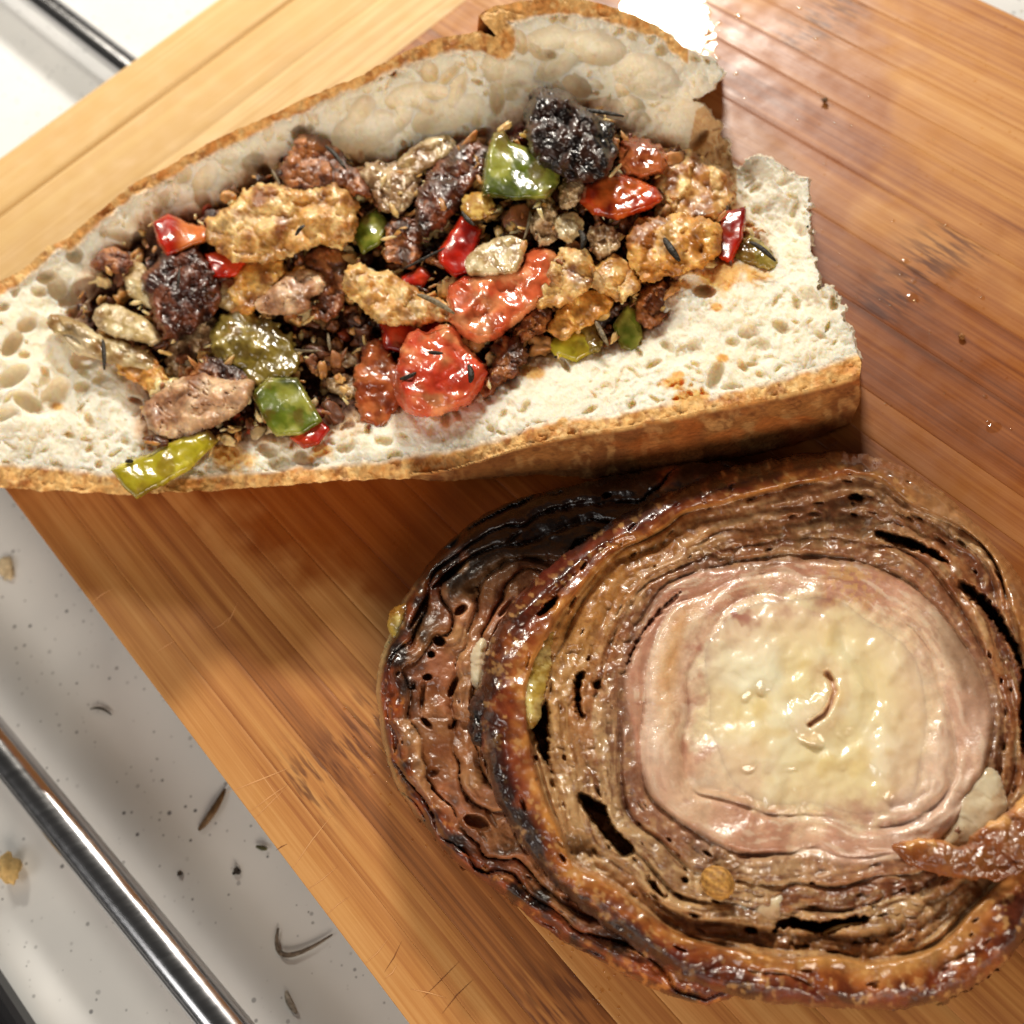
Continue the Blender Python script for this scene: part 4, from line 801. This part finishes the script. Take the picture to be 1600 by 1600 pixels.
for _ in range(70):
    a, b_ = rg.uniform(600, 1000), rg.uniform(760, 1520); an = math.atan2(b_ - BC[1], a - BC[0]) + math.pi / 2; r = rg.uniform(3, 9); sp.append((a, b_, r * rg.uniform(1, 2.6), r * .6, an, r * .16))
sp += [(687, 1002, 10, 8, .5, 4), (720, 953, 12, 7, -.6, 4), (674, 1023, 6, 6, 0, 3), (668, 1058, 8, 6, 0, 3), (708, 1074, 18, 6, -1.2, 3), (667, 1130, 12, 5, .8, 2.5), (650, 990, 5, 30, .35, 2), (655, 955, 5, 34, .5, 3), (705, 895, 6, 40, .9, 3), (745, 1285, 22, 12, .4, 3), (660, 1090, 4, 30, .05, 2)]
Zp, Pm = pits(np.zeros_like(Z), x0, y0, S2, sp); Z = Z + Zp
rind_t = ss(46, 20, d + (fbm(X / 24, Y / 24, 317, 3) - .5) * 26)
cm = mix(C(160, 106, 66), C(122, 72, 40), ss(.35, .65, lay2)); cm = mix(cm, C(196, 148, 98), ss(.55, .8, lay) * .6); cm = mix(cm, C(108, 58, 32), ss(.4, .15, lay) * .7); cm = mix(cm, C(120, 66, 38), ss(.45, .3, strk) * .4)
cm = mix(cm, C(178, 112, 78), ss(.55, .7, fbm(X / 50, Y / 50, 319, 2)) * .5)
cr_ = mix(C(150, 72, 34), C(96, 40, 20), ss(.35, .65, fbm(d / 7, th * 8, 321, 3))); cr_ = mix(cr_, C(206, 130, 62), ss(.62, .75, fbm(X / 14, Y / 14, 323, 3)) * .7)
# far side of the rind: burnt, with the loaf's shadow painted in
burn_shade = np.clip(ss(.34, .62, fbm(X / 40, Y / 40, 325, 3) + .55 * np.exp(-((np.degrees(th) % 360 - 248) / 42) ** 2) - .16), 0, 1) * ss(95, 40, d - 60 * np.exp(-((np.degrees(th) % 360 - 255) / 26) ** 2))
burn_shade = np.maximum(burn_shade, ss(26, 14, np.hypot((X - 618) / 1.0, (Y - 1022) / 1.2)))
col = mix(cm, cr_, rind_t); col = mix(col, C(24, 13, 9), burn_shade * .95)
col = mix(col, C(198, 176, 122), ss(9, 3, -D) * ss(150, 170, np.degrees(th) % 360) * ss(215, 200, np.degrees(th) % 360) * .6)
X2, Y2, T, gx, gy = cut(X, Y, D, S2); V = un(X2, Y2, Z).reshape(-1, 3); colf = col.reshape(-1, 3)
back = empty('roast_slice', un(800, 1100, 0), 'dark rolled roast slice lying underneath, mostly hidden by the other slice', 'roast slice', 'rolled roast slices on the board')
lab = (rind_t > .5).ravel().astype(int); tl = np.median(lab[T], axis=1).astype(int)
v_, t_, c_ = compact(V, T[tl == 0], colf); mesh_obj('meat_layers', v_, t_, M_MEAT, back, c_)
e = boundary(T); n0 = len(T); Vs, Ts, Cs = skirt(V, T, colf, e, X2.ravel(), Y2.ravel(), gx.ravel(), gy.ravel(), .15, 5, 3, .4, lambda px, py, t: mix(np.tile(C(150, 84, 40), (len(px), 1)), C(60, 28, 14), fbm(px / 20, py / 20, 331)))
v_, t_, c_ = compact(Vs, np.vstack([Ts[:n0][tl == 1], Ts[n0:]]), Cs); mesh_obj('rind', v_, t_, M_RIND, back, c_)
chunk('fat_bubble', Zm(4, [(88, 830), (110, 775), (150, 760), (185, 775), (185, 830), (150, 870), (130, 910), (105, 900)]), 10.5, 2.2, 'jelly', back)
chunk('fat_piece', Zm(4, [(500, 960), (530, 915), (550, 960), (545, 1080), (520, 1165), (490, 1130), (480, 1040)]), 13.5, 2.2, 'fat', back)

# -- front slice
FC = (1270, 1105)
R5 = {0: 392, 20: 430, 35: 468, 48: 494, 57: 506, 65.5: 507, 73.5: 495, 87.5: 462, 102: 466, 117.6: 474, 125: 463, 140: 477, 149.6: 498, 162: 513, 175: 530, 184: 520, 193: 522, 202: 492, 209: 456, 225: 423, 236: 399, 245: 398, 260: 389, 274: 403, 289: 406, 295: 398, 307: 384, 318: 380, 330: 381, 345: 384}
R4 = {0: 352, 20: 380, 40: 425, 60: 425, 75: 415, 90: 398, 107: 402, 125: 410, 135: 420, 150: 446, 165: 452, 180: 444, 195: 446, 205: 432, 215: 405, 225: 385, 245: 362, 260: 350, 280: 360, 300: 352, 320: 350, 340: 350}
R3 = {0: 322, 20: 335, 40: 352, 60: 348, 75: 342, 90: 335, 107: 340, 125: 362, 140: 378, 155: 388, 170: 385, 180: 372, 195: 360, 210: 352, 225: 335, 245: 312, 260: 300, 280: 300, 300: 318, 320: 330, 340: 325}
R2 = {0: 296, 20: 292, 45: 282, 70: 248, 90: 236, 110: 240, 135: 262, 160: 284, 180: 298, 200: 306, 225: 296, 250: 238, 270: 226, 290: 222, 315: 244, 340: 270}
R1 = {0: 172, 30: 186, 60: 176, 90: 160, 120: 166, 150: 172, 180: 176, 205: 186, 225: 186, 250: 172, 270: 166, 295: 160, 315: 162, 340: 166}
fo = chaikin_polar(R5, *FC)
X, Y, x0, y0 = sheet(fo, S2); D = sdf(X, Y, fo) + (fbm(X / 16, Y / 16, 401, 4, .55) - .5) * 9
wx = X + (fbm(X / 140, Y / 140, 403, 2) - .5) * 44; wy = Y + (fbm(X / 140, Y / 140, 405, 2) - .5) * 44
dx, dy = wx - FC[0], wy - FC[1]; th = np.arctan2(dy, dx); rr = np.hypot(dx, dy); deg = np.degrees(th) % 360
Rs = [np.zeros_like(X)] + [polar(R, th) for R in (R1, R2, R3, R4, R5)]
Lc = np.zeros_like(X)
for k in range(5): Lc = np.where((rr >= Rs[k]), k + np.clip((rr - Rs[k]) / (Rs[k + 1] - Rs[k]), 0, 1 if k < 4 else 1.3), Lc)
deg = np.degrees(th) % 360
def ang(c_, wdt): return np.exp(-((((deg - c_ + 180) % 360) - 180) / wdt) ** 2)
# height: a tilted slab with strata standing proud of each other
Zt = 19.5 - (X - 1100) / 100 * .95 + (Y - 1105) / 100 * .1
Nb = np.interp(Lc, [0, 1, 2, 3, 4, 5, 5.5], [0, 1.2, 2.9, 5.1, 7.0, 7.9, 8.2]); bw = Nb + th / (2 * math.pi) + (fbm(X / 150, Y / 150, 409, 2) - .5) * 1.2
kb_ = np.floor(bw); p_ = bw - kb_; u_ = th / (2 * math.pi) - kb_                       # u_ runs on without a break along the wound sheet
cval = vnoise(u_ * 6.3, 2.2 + 0 * u_, 451) * .65 + vnoise(u_ * 17.0, 4.4 + 0 * u_, 453) * .35
slit = ss(.16, .0, np.minimum(p_, 1 - p_)) * ss(.45, .8, vnoise(u_ * 11.0, 7.7 + 0 * u_, 459))
bmp = fbm(X / 34, Y / 34, 419, 4, .55); fine = fbm(X / 7, Y / 7, 421, 3); strk = pn(bw * 7, th, 9, 417, 3); strk2 = pn(bw * 2.4, th, 5, 413, 3)
sA = cval; sB = strk; sC = pn(Lc * 2.2 + 3, th, 2.5, 415, 3); stri = 1.0; lid = .5; fib = strk
th0 = np.arctan2(Y - FC[1], X - FC[0]); Lq = np.hypot(X - FC[0], Y - FC[1]) / (polar(R1, th0) * 1.03) + (fbm(X * .8 / 40 + Y * .6 / 40, Y * .8 / 40 - X * .6 / 40, 427, 4, .6) - .5) * .55
core = ss(1.2, .86, Lq); ring = ss(.86, 1.2, Lq) * ss(2.06, 1.94, Lc); outer = ss(1.94, 2.06, Lc) * ss(4.06, 3.94, Lc); rind = ss(3.94, 4.06, Lc)
band = 1 - np.abs(2 * p_ - 1) ** 3
lowf = fbm(X / 70, Y / 70, 419, 2); st2 = .25 + .75 * ss(.36, .6, fbm(X / 75, Y / 75, 465, 3)); fib2 = fbm(X / 10, Y / 10, 467, 4, .6)
Z = Zt + core * ((lowf - .5) * 2.2 + band * .45 + (cval - .5) * .9 + (fbm(X / 22, Y / 22, 423, 3) - .5) * 1.1 + 1.2 * np.exp(-(rr / 130) ** 2)) \
    + ring * (band * .6 + (cval - .5) * 1.6 - slit * .7 + (lowf - .5) * 2.0 + (strk2 - .5) * .8 + (strk - .5) * (.25 + .9 * ang(38, 42))) \
    + outer * ((band * .9 + (cval - .5) * 2.4 - slit * 1.9) * st2 + (fib2 - .5) * 2.0 * (1.25 - st2) + (strk - .5) * 1.1 + (strk2 - .5) * 1.2 + (lowf - .5) * 2.2 + (fine - .5) * .9 - .6) \
    + rind * (band * .7 + (cval - .5) * 1.0 - slit * .4 + (strk - .5) * .7 + (lowf - .5) * 1.6 + (bmp - .5) * 1.2 + (fine - .5) * .6 + 1.8)
Z = Zt + blur(Z - Zt, 1.1)
Z = Z - ss(.12, .0, np.abs(Lc - 3.98)) * 1.8 * ss(.35, .6, pn(Lc * 0, th, 3, 461, 2))
crease = pdist(X, Y, [(1292, 1052), (1300, 1064), (1304, 1080), (1298, 1100), (1288, 1116), (1266, 1132)]); fold = pdist(X, Y, [(1292, 1052), (1262, 1040), (1222, 1052), (1196, 1090), (1206, 1140), (1250, 1168), (1310, 1168), (1356, 1130), (1370, 1080), (1350, 1030), (1310, 996)])
Z = Z - core * (ss(9, 0, crease) * 1.3 + ss(24, 0, fold) * .45)
edge = np.clip(-D / 30, 0, 1); Z = Z - (1 - np.sqrt(np.clip(1 - (1 - edge) ** 2, 0, 1))) * 7.5
VOID = [(Zm(4, [(845, 1180), (855, 1300), (850, 1430), (862, 1545), (820, 1500), (780, 1390), (772, 1320), (820, 1240)]), 13), (Zm(4, [(975, 1085), (1035, 1055), (1015, 1150), (1005, 1250), (1045, 1300), (990, 1295), (970, 1200)]), 7),
        (Zm(4, [(798, 795), (840, 740), (912, 700), (880, 765), (840, 805), (803, 815)]), 8), (Zm(6, [(985, 405), (1080, 450), (1140, 500), (1150, 580), (1230, 640), (1275, 705), (1220, 755), (1150, 680), (1080, 590), (1005, 500)]), 11),
        (Zm(7, [(478, 838), (560, 815), (640, 845), (760, 825), (905, 812), (880, 852), (770, 875), (700, 905), (600, 885), (500, 865), (455, 900)]), 11), (Zm(7, [(10, 710), (45, 715), (50, 742), (15, 735)]), 5), (Zm(7, [(75, 795), (130, 815), (125, 840), (80, 820)]), 5), (Zm(7, [(40, 640), (80, 655), (70, 675), (45, 665)]), 5),
        (Zm(5, [(910, 365), (1000, 380), (1100, 410), (1250, 500), (1265, 535), (1150, 482), (1050, 455), (925, 412)]), 8), (Zm(5, [(795, 215), (850, 203), (892, 228), (850, 248), (800, 238)]), 6),
        (Zm(5, [(1300, 585), (1400, 645), (1480, 735), (1540, 825), (1592, 930), (1600, 1050), (1560, 955), (1500, 850), (1400, 725), (1305, 640)]), 9), (Zm(4, [(1310, 850), (1400, 740), (1490, 680), (1492, 700), (1400, 790), (1300, 920), (1240, 1050), (1212, 1085), (1228, 1000)]), 2.4),
        (Zm(5, [(1582, 1000), (1625, 1000), (1630, 1420), (1592, 1400), (1575, 1250)]), 9), (Zm(6, [(1305, 795), (1360, 845), (1435, 940), (1400, 948), (1328, 872)]), 4), (Zm(5, [(1020, 285), (1080, 310), (1100, 335), (1050, 320)]), 4), (Zm(7, [(330, 870), (390, 865), (385, 900), (340, 900)]), 5),
        (Zm(4, [(1060, 1110), (1110, 1110), (1095, 1160), (1065, 1160)]), 4), (Zm(6, [(860, 300), (880, 330), (870, 345), (850, 320)]), 5), (Zm(7, [(520, 935), (620, 945), (640, 965), (540, 970)]), 2.5), (Zm(7, [(810, 935), (930, 920), (940, 935), (830, 955)]), 2.2)]
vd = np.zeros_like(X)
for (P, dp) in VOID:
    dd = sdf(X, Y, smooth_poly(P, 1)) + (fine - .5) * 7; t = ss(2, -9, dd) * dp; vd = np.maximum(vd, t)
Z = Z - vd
sp = []; rg = np.random.default_rng(15)
for _ in range(130):
    an0 = rg.uniform(0, 2 * math.pi); q_ = rg.uniform(2.2, 4.6); k0 = int(q_); Rr = [0] + [float(polar(R, np.array(an0))) for R in (R1, R2, R3, R4, R5)]; r_ = Rr[k0] + (Rr[k0 + 1] - Rr[k0]) * (q_ - k0)
    r = rg.uniform(2.2, 6); sp.append((FC[0] + r_ * math.cos(an0), FC[1] + r_ * math.sin(an0), r * rg.uniform(1, 2.8), r * .65, an0 + math.pi / 2, r * rg.uniform(.12, .3)))
Zp, Pm = pits(np.zeros_like(Z), x0, y0, S2, sp); Z = np.maximum(Z + Zp, .8)
# colours of fat, meat, crackling, with some shade painted in
c_core = mix(C(240, 222, 174), C(246, 236, 204), ss(.35, .7, fbm(X / 70, Y / 70, 419, 2))); c_core = mix(c_core, C(228, 200, 132), ss(.6, .78, fbm(X / 50, Y / 50, 431, 3)) * .5)
c_core = mix(c_core, C(232, 206, 168), ss(.6, 1.05, Lc) * .6)
c_core = mix(c_core, C(186, 108, 64), ss(6, 1, crease) * .8); c_core = mix(c_core, C(228, 190, 150), ss(40, 8, crease) * .4)
c_core = mix(c_core, C(234, 204, 170), ss(.48, .72, sA) * ss(.35, 1.0, Lc) * .75)
pk = fbm(X / 60, Y / 60, 433, 3)
c_ring = mix(C(222, 180, 148), C(202, 150, 122), ss(.35, .62, pk)); c_ring = mix(c_ring, C(238, 212, 178), ss(.52, .75, sA) * .8); c_ring = mix(c_ring, C(176, 120, 98), ss(.45, .25, sA) * .5)
c_ring = mix(c_ring, C(180, 122, 98), ss(.42, .3, strk) * .45); c_ring = mix(c_ring, C(240, 218, 190), ss(.6, .72, strk) * .5); c_ring = mix(c_ring, C(178, 116, 98), (ang(205, 32) + ang(255, 30)) * ss(1.55, 1.1, Lc) * ss(.42, .55, bmp) * .9); c_ring = mix(c_ring, C(232, 200, 176), (ang(30, 42) * .7 + ang(178, 22) * ss(1.45, 1.75, Lc) * .9) * ss(.3, .5, sA))
c_ring = mix(c_ring, C(222, 164, 92), ang(200, 25) * ss(.25, .0, np.abs(Lc - 1.5)) * .6); c_ring = mix(c_ring, C(214, 166, 112), ang(285, 14) * ss(.4, .6, fine) * .9)
c_ring = mix(c_ring, C(150, 112, 84), ang(342, 20) * ss(1.45, 1.75, Lc) * .85)
c_out = mix(C(192, 132, 84), C(160, 98, 56), ss(.35, .65, sC)); c_out = mix(c_out, C(222, 188, 138), ss(.54, .75, sA) * .8); c_out = mix(c_out, C(112, 62, 36), ss(.45, .32, sB) * .75); c_out = mix(c_out, C(226, 190, 138), ss(.6, .72, strk2) * .55); c_out = mix(c_out, C(128, 74, 46), ss(.58, .7, fbm(X / 46, Y / 46, 463, 3)) * .5); c_out = mix(c_out, C(96, 46, 32), ss(.42, .22, sA) * .75)
c_out = mix(c_out, C(206, 142, 62), (ang(195, 30) + ang(225, 20) * .6 + ang(90, 50) * .5) * ss(2.6, 3.3, Lc) * .6); c_out = mix(c_out, C(196, 152, 122), ss(2.6, 2.1, Lc) * .45)
c_out = mix(c_out, C(158, 108, 70), ang(275, 40) * .45); c_out = mix(c_out, C(126, 70, 40), ss(.54, .68, fib2) * .45); c_out = mix(c_out, C(212, 166, 116), ss(.46, .32, fib2) * .4)  # far side browner first: shadow put into the layer colour
gd = fbm(X / 22, Y / 22, 441, 3)
c_rind = mix(C(204, 136, 66), C(166, 92, 42), ss(4.0, 4.45, Lc + (gd - .5) * .7)); c_rind = mix(c_rind, C(104, 46, 24), ss(4.35, 4.75, Lc + (gd - .5) * .9)); c_rind = mix(c_rind, C(54, 24, 14), ss(4.68, 5.0, Lc + (gd - .5) * .6) * .8)
c_rind = mix(c_rind, C(120, 56, 26), ss(.45, .3, strk) * .6); c_rind = mix(c_rind, C(224, 170, 104), ss(.6, .72, fbm(X / 10, Y / 10, 443, 3)) * .55); c_rind = mix(c_rind, C(120, 40, 22), ss(.55, .7, strk2) * .6)
c_rind = mix(c_rind, C(40, 19, 12), np.clip(ang(160, 22) * ss(4.5, 4.8, Lc) + ang(128, 22) * ss(4.45, 4.8, Lc) + ang(245, 22) * ss(4.3, 4.7, Lc), 0, 1) * ss(.3, .5, gd) * .9)
c_rind = mix(c_rind, C(190, 142, 92), ang(312, 26) * .75); c_rind = mix(c_rind, C(216, 160, 92), ang(70, 30) * ss(4.5, 4.1, Lc) * .6)
c_out = c_out * .80; c_rind = c_rind * .86; c_ring = c_ring * .93
col = c_core * core[..., None] + c_ring * ring[..., None] + c_out * outer[..., None] + c_rind * rind[..., None]
tot = core + ring + outer + rind; col = col / np.maximum(tot, 1e-3)[..., None]
col = mix(col, C(62, 34, 18), ss(2.5, 8, vd) * .8)  # voids darkened with depth, their shade painted into the colour
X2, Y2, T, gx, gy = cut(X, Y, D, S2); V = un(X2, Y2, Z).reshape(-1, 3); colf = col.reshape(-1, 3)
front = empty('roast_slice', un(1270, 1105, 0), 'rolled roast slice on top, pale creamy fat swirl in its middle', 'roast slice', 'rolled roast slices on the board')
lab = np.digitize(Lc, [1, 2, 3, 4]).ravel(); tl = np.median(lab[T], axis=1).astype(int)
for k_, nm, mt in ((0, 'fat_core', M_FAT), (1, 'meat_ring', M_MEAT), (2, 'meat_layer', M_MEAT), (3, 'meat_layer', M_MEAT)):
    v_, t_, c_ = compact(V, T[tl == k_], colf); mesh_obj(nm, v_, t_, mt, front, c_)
e = boundary(T); n0 = len(T); zbot = np.maximum(.4, Zt.ravel() - 15)
Vs, Ts, Cs = skirt(V, T, colf, e, X2.ravel(), Y2.ravel(), gx.ravel(), gy.ravel(), zbot, 5, 4, .5, lambda px, py, t: mix(np.tile(C(120, 58, 28), (len(px), 1)), C(46, 22, 12), fbm(px / 20, py / 20, 447)))
v_, t_, c_ = compact(Vs, np.vstack([Ts[:n0][tl == 4], Ts[n0:]]), Cs); mesh_obj('rind', v_, t_, M_RIND, front, c_)
def flapcol(X, Y, c_, t): return mix(c_, C(120, 62, 30), ss(.0, 26, Y - (1312 - (X - 1380) * .05 - np.clip(X - 1480, 0, 200) * .32)) * .85)
o = chunk('skin_flap', Zm(7, [(985, 505), (1050, 475), (1200, 478), (1300, 512), (1340, 488), (1400, 440), (1500, 370), (1600, 280), (1720, 190), (1720, 520), (1600, 580), (1540, 642), (1300, 642), (1150, 602), (1050, 560)]), 18.2, 2.4, 'crustflap', front, tilt=(1.2, 0), ragged=4, colfun=flapcol); o['label'] = 'loose strip of crisp brown skin folded inward'
chunk('fat_piece', Zm(8, [(1250, 290), (1350, 320), (1425, 500), (1410, 640), (1250, 775), (1080, 885), (950, 900), (1000, 690), (1100, 520)]), 15.4, 1.0, 'fat', front, dome=.3, ragged=3.0, grow=8)
chunk('jelly_pocket', Zm(4, [(770, 865), (840, 815), (875, 850), (858, 950), (845, 1150), (795, 1290), (770, 1350), (722, 1290), (708, 1150), (735, 1000)]), 21.6, 2.6, 'jelly', front)
chunk('charred_crust', Zm(4, [(480, 1240), (520, 1180), (580, 1165), (640, 1250), (640, 1330), (600, 1400), (560, 1450), (510, 1420), (480, 1340)]), 18.6, 3.0, 'char', front, ragged=7)
chunk('fat_piece', Zm(7, [(260, 740), (320, 710), (430, 725), (500, 710), (505, 760), (480, 830), (400, 860), (300, 830)]), 18, 1.6, 'fat', front)
for c0, c1, r1 in (((925, 1150), (905, 1172), 15),):
    pass
# thin curled skins in the gaps
def curl(pts, z, h, wd, style, nm='curled_skin'):
    P = np.asarray(pts, float); t = np.linspace(0, 1, len(P)); tt = np.linspace(0, 1, 40); k = 3
    px = np.interp(tt, t, P[:, 0]); py = np.interp(tt, t, P[:, 1])
    for _ in range(3): px[1:-1] = (px[:-2] + px[1:-1] * 2 + px[2:]) / 4; py[1:-1] = (py[:-2] + py[1:-1] * 2 + py[2:]) / 4
    nx = np.gradient(py); ny = -np.gradient(px); l_ = np.hypot(nx, ny); nx /= l_; ny /= l_; V = []; prof = [(-1, -h), (-1, -.3), (-.5, .25), (.5, .25), (1, -.3), (1, -h)]; Cs_ = []
    c1, c2, c3 = [C(*c_) for c_ in STY[style][:3]]
    for i in range(40):
        wob = (vnoise(tt[i] * 12, z, 5) - .5) * 1.6; w_ = wd * (.7 + .6 * vnoise(tt[i] * 9, z, 8))
        for (o_, dz) in prof: V.append(un(px[i] + nx[i] * o_ * w_, py[i] + ny[i] * o_ * w_, z + dz + wob)); Cs_.append(c1 * .5 + c2 * .5 if dz > 0 else c2 * (.7 + .5 * vnoise(tt[i] * 20, 0, 4)))
    n = len(prof); F = [(i * n + j, i * n + j + 1, (i + 1) * n + j + 1, (i + 1) * n + j) for i in range(39) for j in range(n - 1)] + [tuple(range(n)), tuple(range(39 * n, 40 * n))[::-1]]
    mesh_obj(nm, V, F, M_MEAT, front, np.array(Cs_))
curl(Zm(4, [(870, 860), (850, 980), (850, 1120), (872, 1280), (880, 1420), (900, 1520), (960, 1620)]), 20, 7, 6, 'gold')
curl(Zm(4, [(985, 1150), (945, 1180), (925, 1290), (935, 1400), (960, 1500), (1040, 1560), (1100, 1540), (1100, 1440), (1050, 1340), (1000, 1300), (970, 1330)]), 18.5, 5, 4, 'gold')
curl(Zm(4, [(1030, 1490), (1010, 1430), (1010, 1370), (1040, 1390), (1060, 1450), (1050, 1500)]), 18, 4, 3, 'tan')
curl(Zm(7, [(460, 930), (520, 880), (600, 890), (650, 940), (640, 1000), (560, 1010), (480, 990), (490, 950)]), 15.5, 4, 4, 'tan')
curl(Zm(7, [(690, 980), (680, 900), (780, 860), (900, 850), (960, 890), (960, 960), (860, 1010), (740, 1000)]), 15.5, 4, 4, 'tan')
curl(Zm(7, [(0, 690), (60, 670), (120, 720), (130, 790), (220, 810), (300, 840), (290, 880), (220, 880), (100, 860), (20, 830)]), 16.5, 4, 4, 'onion')
curl(Zm(6, [(880, 340), (930, 420), (1000, 510), (1060, 600), (1140, 720), (1230, 830), (1330, 930)]), 20, 6, 5, 'gold')
# the coriander seed
SV, SF = ico(4); lon = np.arctan2(SV[:, 1], SV[:, 0]); rib = .5 + .5 * np.cos(lon * 11); lat = np.sqrt(np.clip(1 - SV[:, 2] ** 2, 0, 1))
v_ = SV * (1 + .06 * (rib - .5) * lat)[:, None] * [2.2, 2.2, 2.6]; ry = math.radians(62); v_ = v_ @ np.array([[math.cos(ry), 0, -math.sin(ry)], [0, 1, 0], [math.sin(ry), 0, math.cos(ry)]]) @ np.array([[.5, -.87, 0], [.87, .5, 0], [0, 0, 1]])
o = mesh_obj('coriander_seed', v_ + un(1121, 1379, 21.6), SF, M_HERB, None, mix(C(136, 86, 38), C(206, 154, 78), .25 + .75 * rib))
props(o, 'round ribbed coriander seed lodged in the top roast slice', 'seed')

# ------------------------------------------------------------------ oil drops on the board, crumbs on the counter
rg = np.random.default_rng(3); Vs_, Fs_ = [], []; k = 0
hv = IV.copy(); hv[:, 2] = np.where(hv[:, 2] < 0, hv[:, 2] * .05, hv[:, 2] * .22)
spots = [(1425, 465, 1.0), (1432, 470, .6), (1428, 440, .6), (1415, 408, .7), (1553, 668, 1.2), (1545, 660, .6), (1155, 25, .9), (1122, 37, .9), (1108, 60, 1.4), (1150, 115, .7), (1300, 690, .9), (1535, 465, .6), (1540, 620, .5), (1275, 60, .6), (1250, 12, .6), (1120, 90, .8), (1090, 30, 1.1), (1075, 15, 1.5), (1105, 20, 1.0)]
for _ in range(150):
    spots.append((rg.uniform(1090, 1600), rg.uniform(10, 700), rg.uniform(.1, .32)))
for _ in range(200):
    a = rg.uniform(0, 1); spots.append((560 + 420 * a + rg.normal() * 26, 1150 + 400 * a + rg.normal() * 30, rg.uniform(.08, .3)))
DF_ = IF[(IV[IF][:, :, 2] > -.05).all(1)]
for (a, b_, r) in spots:
    v_ = hv * [r * rg.uniform(.8, 1.3), r * rg.uniform(.8, 1.3), r * .8] + un(a, b_, .03); Vs_.append(v_); Fs_.append(DF_ + k * len(IV)); k += 1
props(mesh_obj('oil_droplets', *compact(np.vstack(Vs_), np.vstack(Fs_)), M_OIL), 'clear oil droplets sprinkled over the board', 'oil', kind='stuff')
# puddle of juice behind the loaf
o = None
def puddle(poly, h, name, label):
    P = smooth_poly(poly, 2); X, Y, x0, y0 = sheet(P, 2.0); D = sdf(X, Y, P) + (fbm(X / 16, Y / 16, 501, 3, .6) - .5) * 34
    X, Y, T, _, _ = cut(X, Y, D, 2.0); t = np.clip(-D / 30, 0, 1); z = .03 + h * t * (2 - t) * (1 + .3 * (fbm(X / 20, Y / 20, 503, 3) - .5))
    v_, t_ = compact(un(X, Y, z).reshape(-1, 3), T); return props(mesh_obj(name, v_, t_, M_OIL), label, 'oil')
puddle([(960, -60), (1090, -50), (1112, 20), (1118, 60), (1108, 100), (1130, 118), (1095, 135), (1040, 90), (980, 40)], .14, 'oil_puddle', 'wet oil puddle shining on the board behind the loaf')

def scrap(name, path, wd, label, cat, col, z=ZC + .6, flat=.3):
    return needle(path, [z, z + wd * .6, z], wd, name, label, cat, None, col, None, flat)
scrap('leaf_scrap', [(141, 1108), (158, 1107), (174, 1117)], .45, 'thin dark curved leaf scrap on the counter beside the board', 'scrap', ((70, 62, 48), (38, 34, 26)))
scrap('leaf_scrap', [(310, 1297), (332, 1268), (352, 1232)], 1.2, 'brown pointed dry leaf sticking out from under the board', 'scrap', ((130, 100, 66), (84, 62, 40)))
scrap('peel_shaving', [(434, 1450), (438, 1486), (462, 1490), (520, 1460)], .7, 'grey curled shaving on the counter near the board edge', 'scrap', ((128, 114, 100), (84, 74, 62)))
scrap('peel_shaving', [(447, 1548), (452, 1566), (464, 1584)], .9, 'pale translucent sliver at the bottom of the counter', 'scrap', ((170, 162, 150), (140, 132, 122)))
scrap('leaf_scrap', [(400, 1322), (410, 1325), (418, 1326)], .7, 'tiny green leaf scrap tucked at the board edge', 'scrap', ((96, 92, 56), (60, 58, 36)))
def crumb(name, a, b_, r, col, label, z=ZC, sq=(1, 1, .7)):
    nz = 1 + .5 * (vnoise(IV3[:, 0] * 2.5 + a, IV3[:, 1] * 2.5 + IV3[:, 2] * 2, int(b_)) - .5) * 2 + .2 * (vnoise(IV3[:, 0] * 6 + a, IV3[:, 1] * 6 + IV3[:, 2] * 5, int(b_)) - .5)
    v_ = IV3 * nz[:, None] * r * np.array(sq); v_[:, 2] -= v_[:, 2].min(); v_ = v_ + un(a, b_, z)
    o = mesh_obj(name, v_, IF3, M_CRUST, None, np.tile(C(*col), (len(v_), 1)) * (.6 + .4 * nz[:, None])); return props(o, label, 'crumb')
crumb('bread_crumb', 24, 1362, 2.5, (206, 172, 112), 'yellowish bread crumb on the counter past the steel rod', sq=(.9, 1.2, .7))
crumb('pepper_grain', 371, 1362, .7, (44, 38, 32), 'small black grain on the counter beside the board')
crumb('bread_crumb', 12, 890, 2.2, (206, 186, 150), 'faint pale crumb on the counter below the loaf', sq=(.8, 1.3, .25))
crumb('herb_crumb', 1288, 160, .7, (90, 62, 30), 'tiny brown crumb on the board behind the torn end', 0.05)
crumb('herb_crumb', 1502, 528, .6, (150, 100, 50), 'tiny tan crumb alone on the bare board', 0.05)
crumb('herb_crumb', 282, 1120 + 245, .5, (70, 60, 50), 'tiny dark speck near the steel rod', ZC)
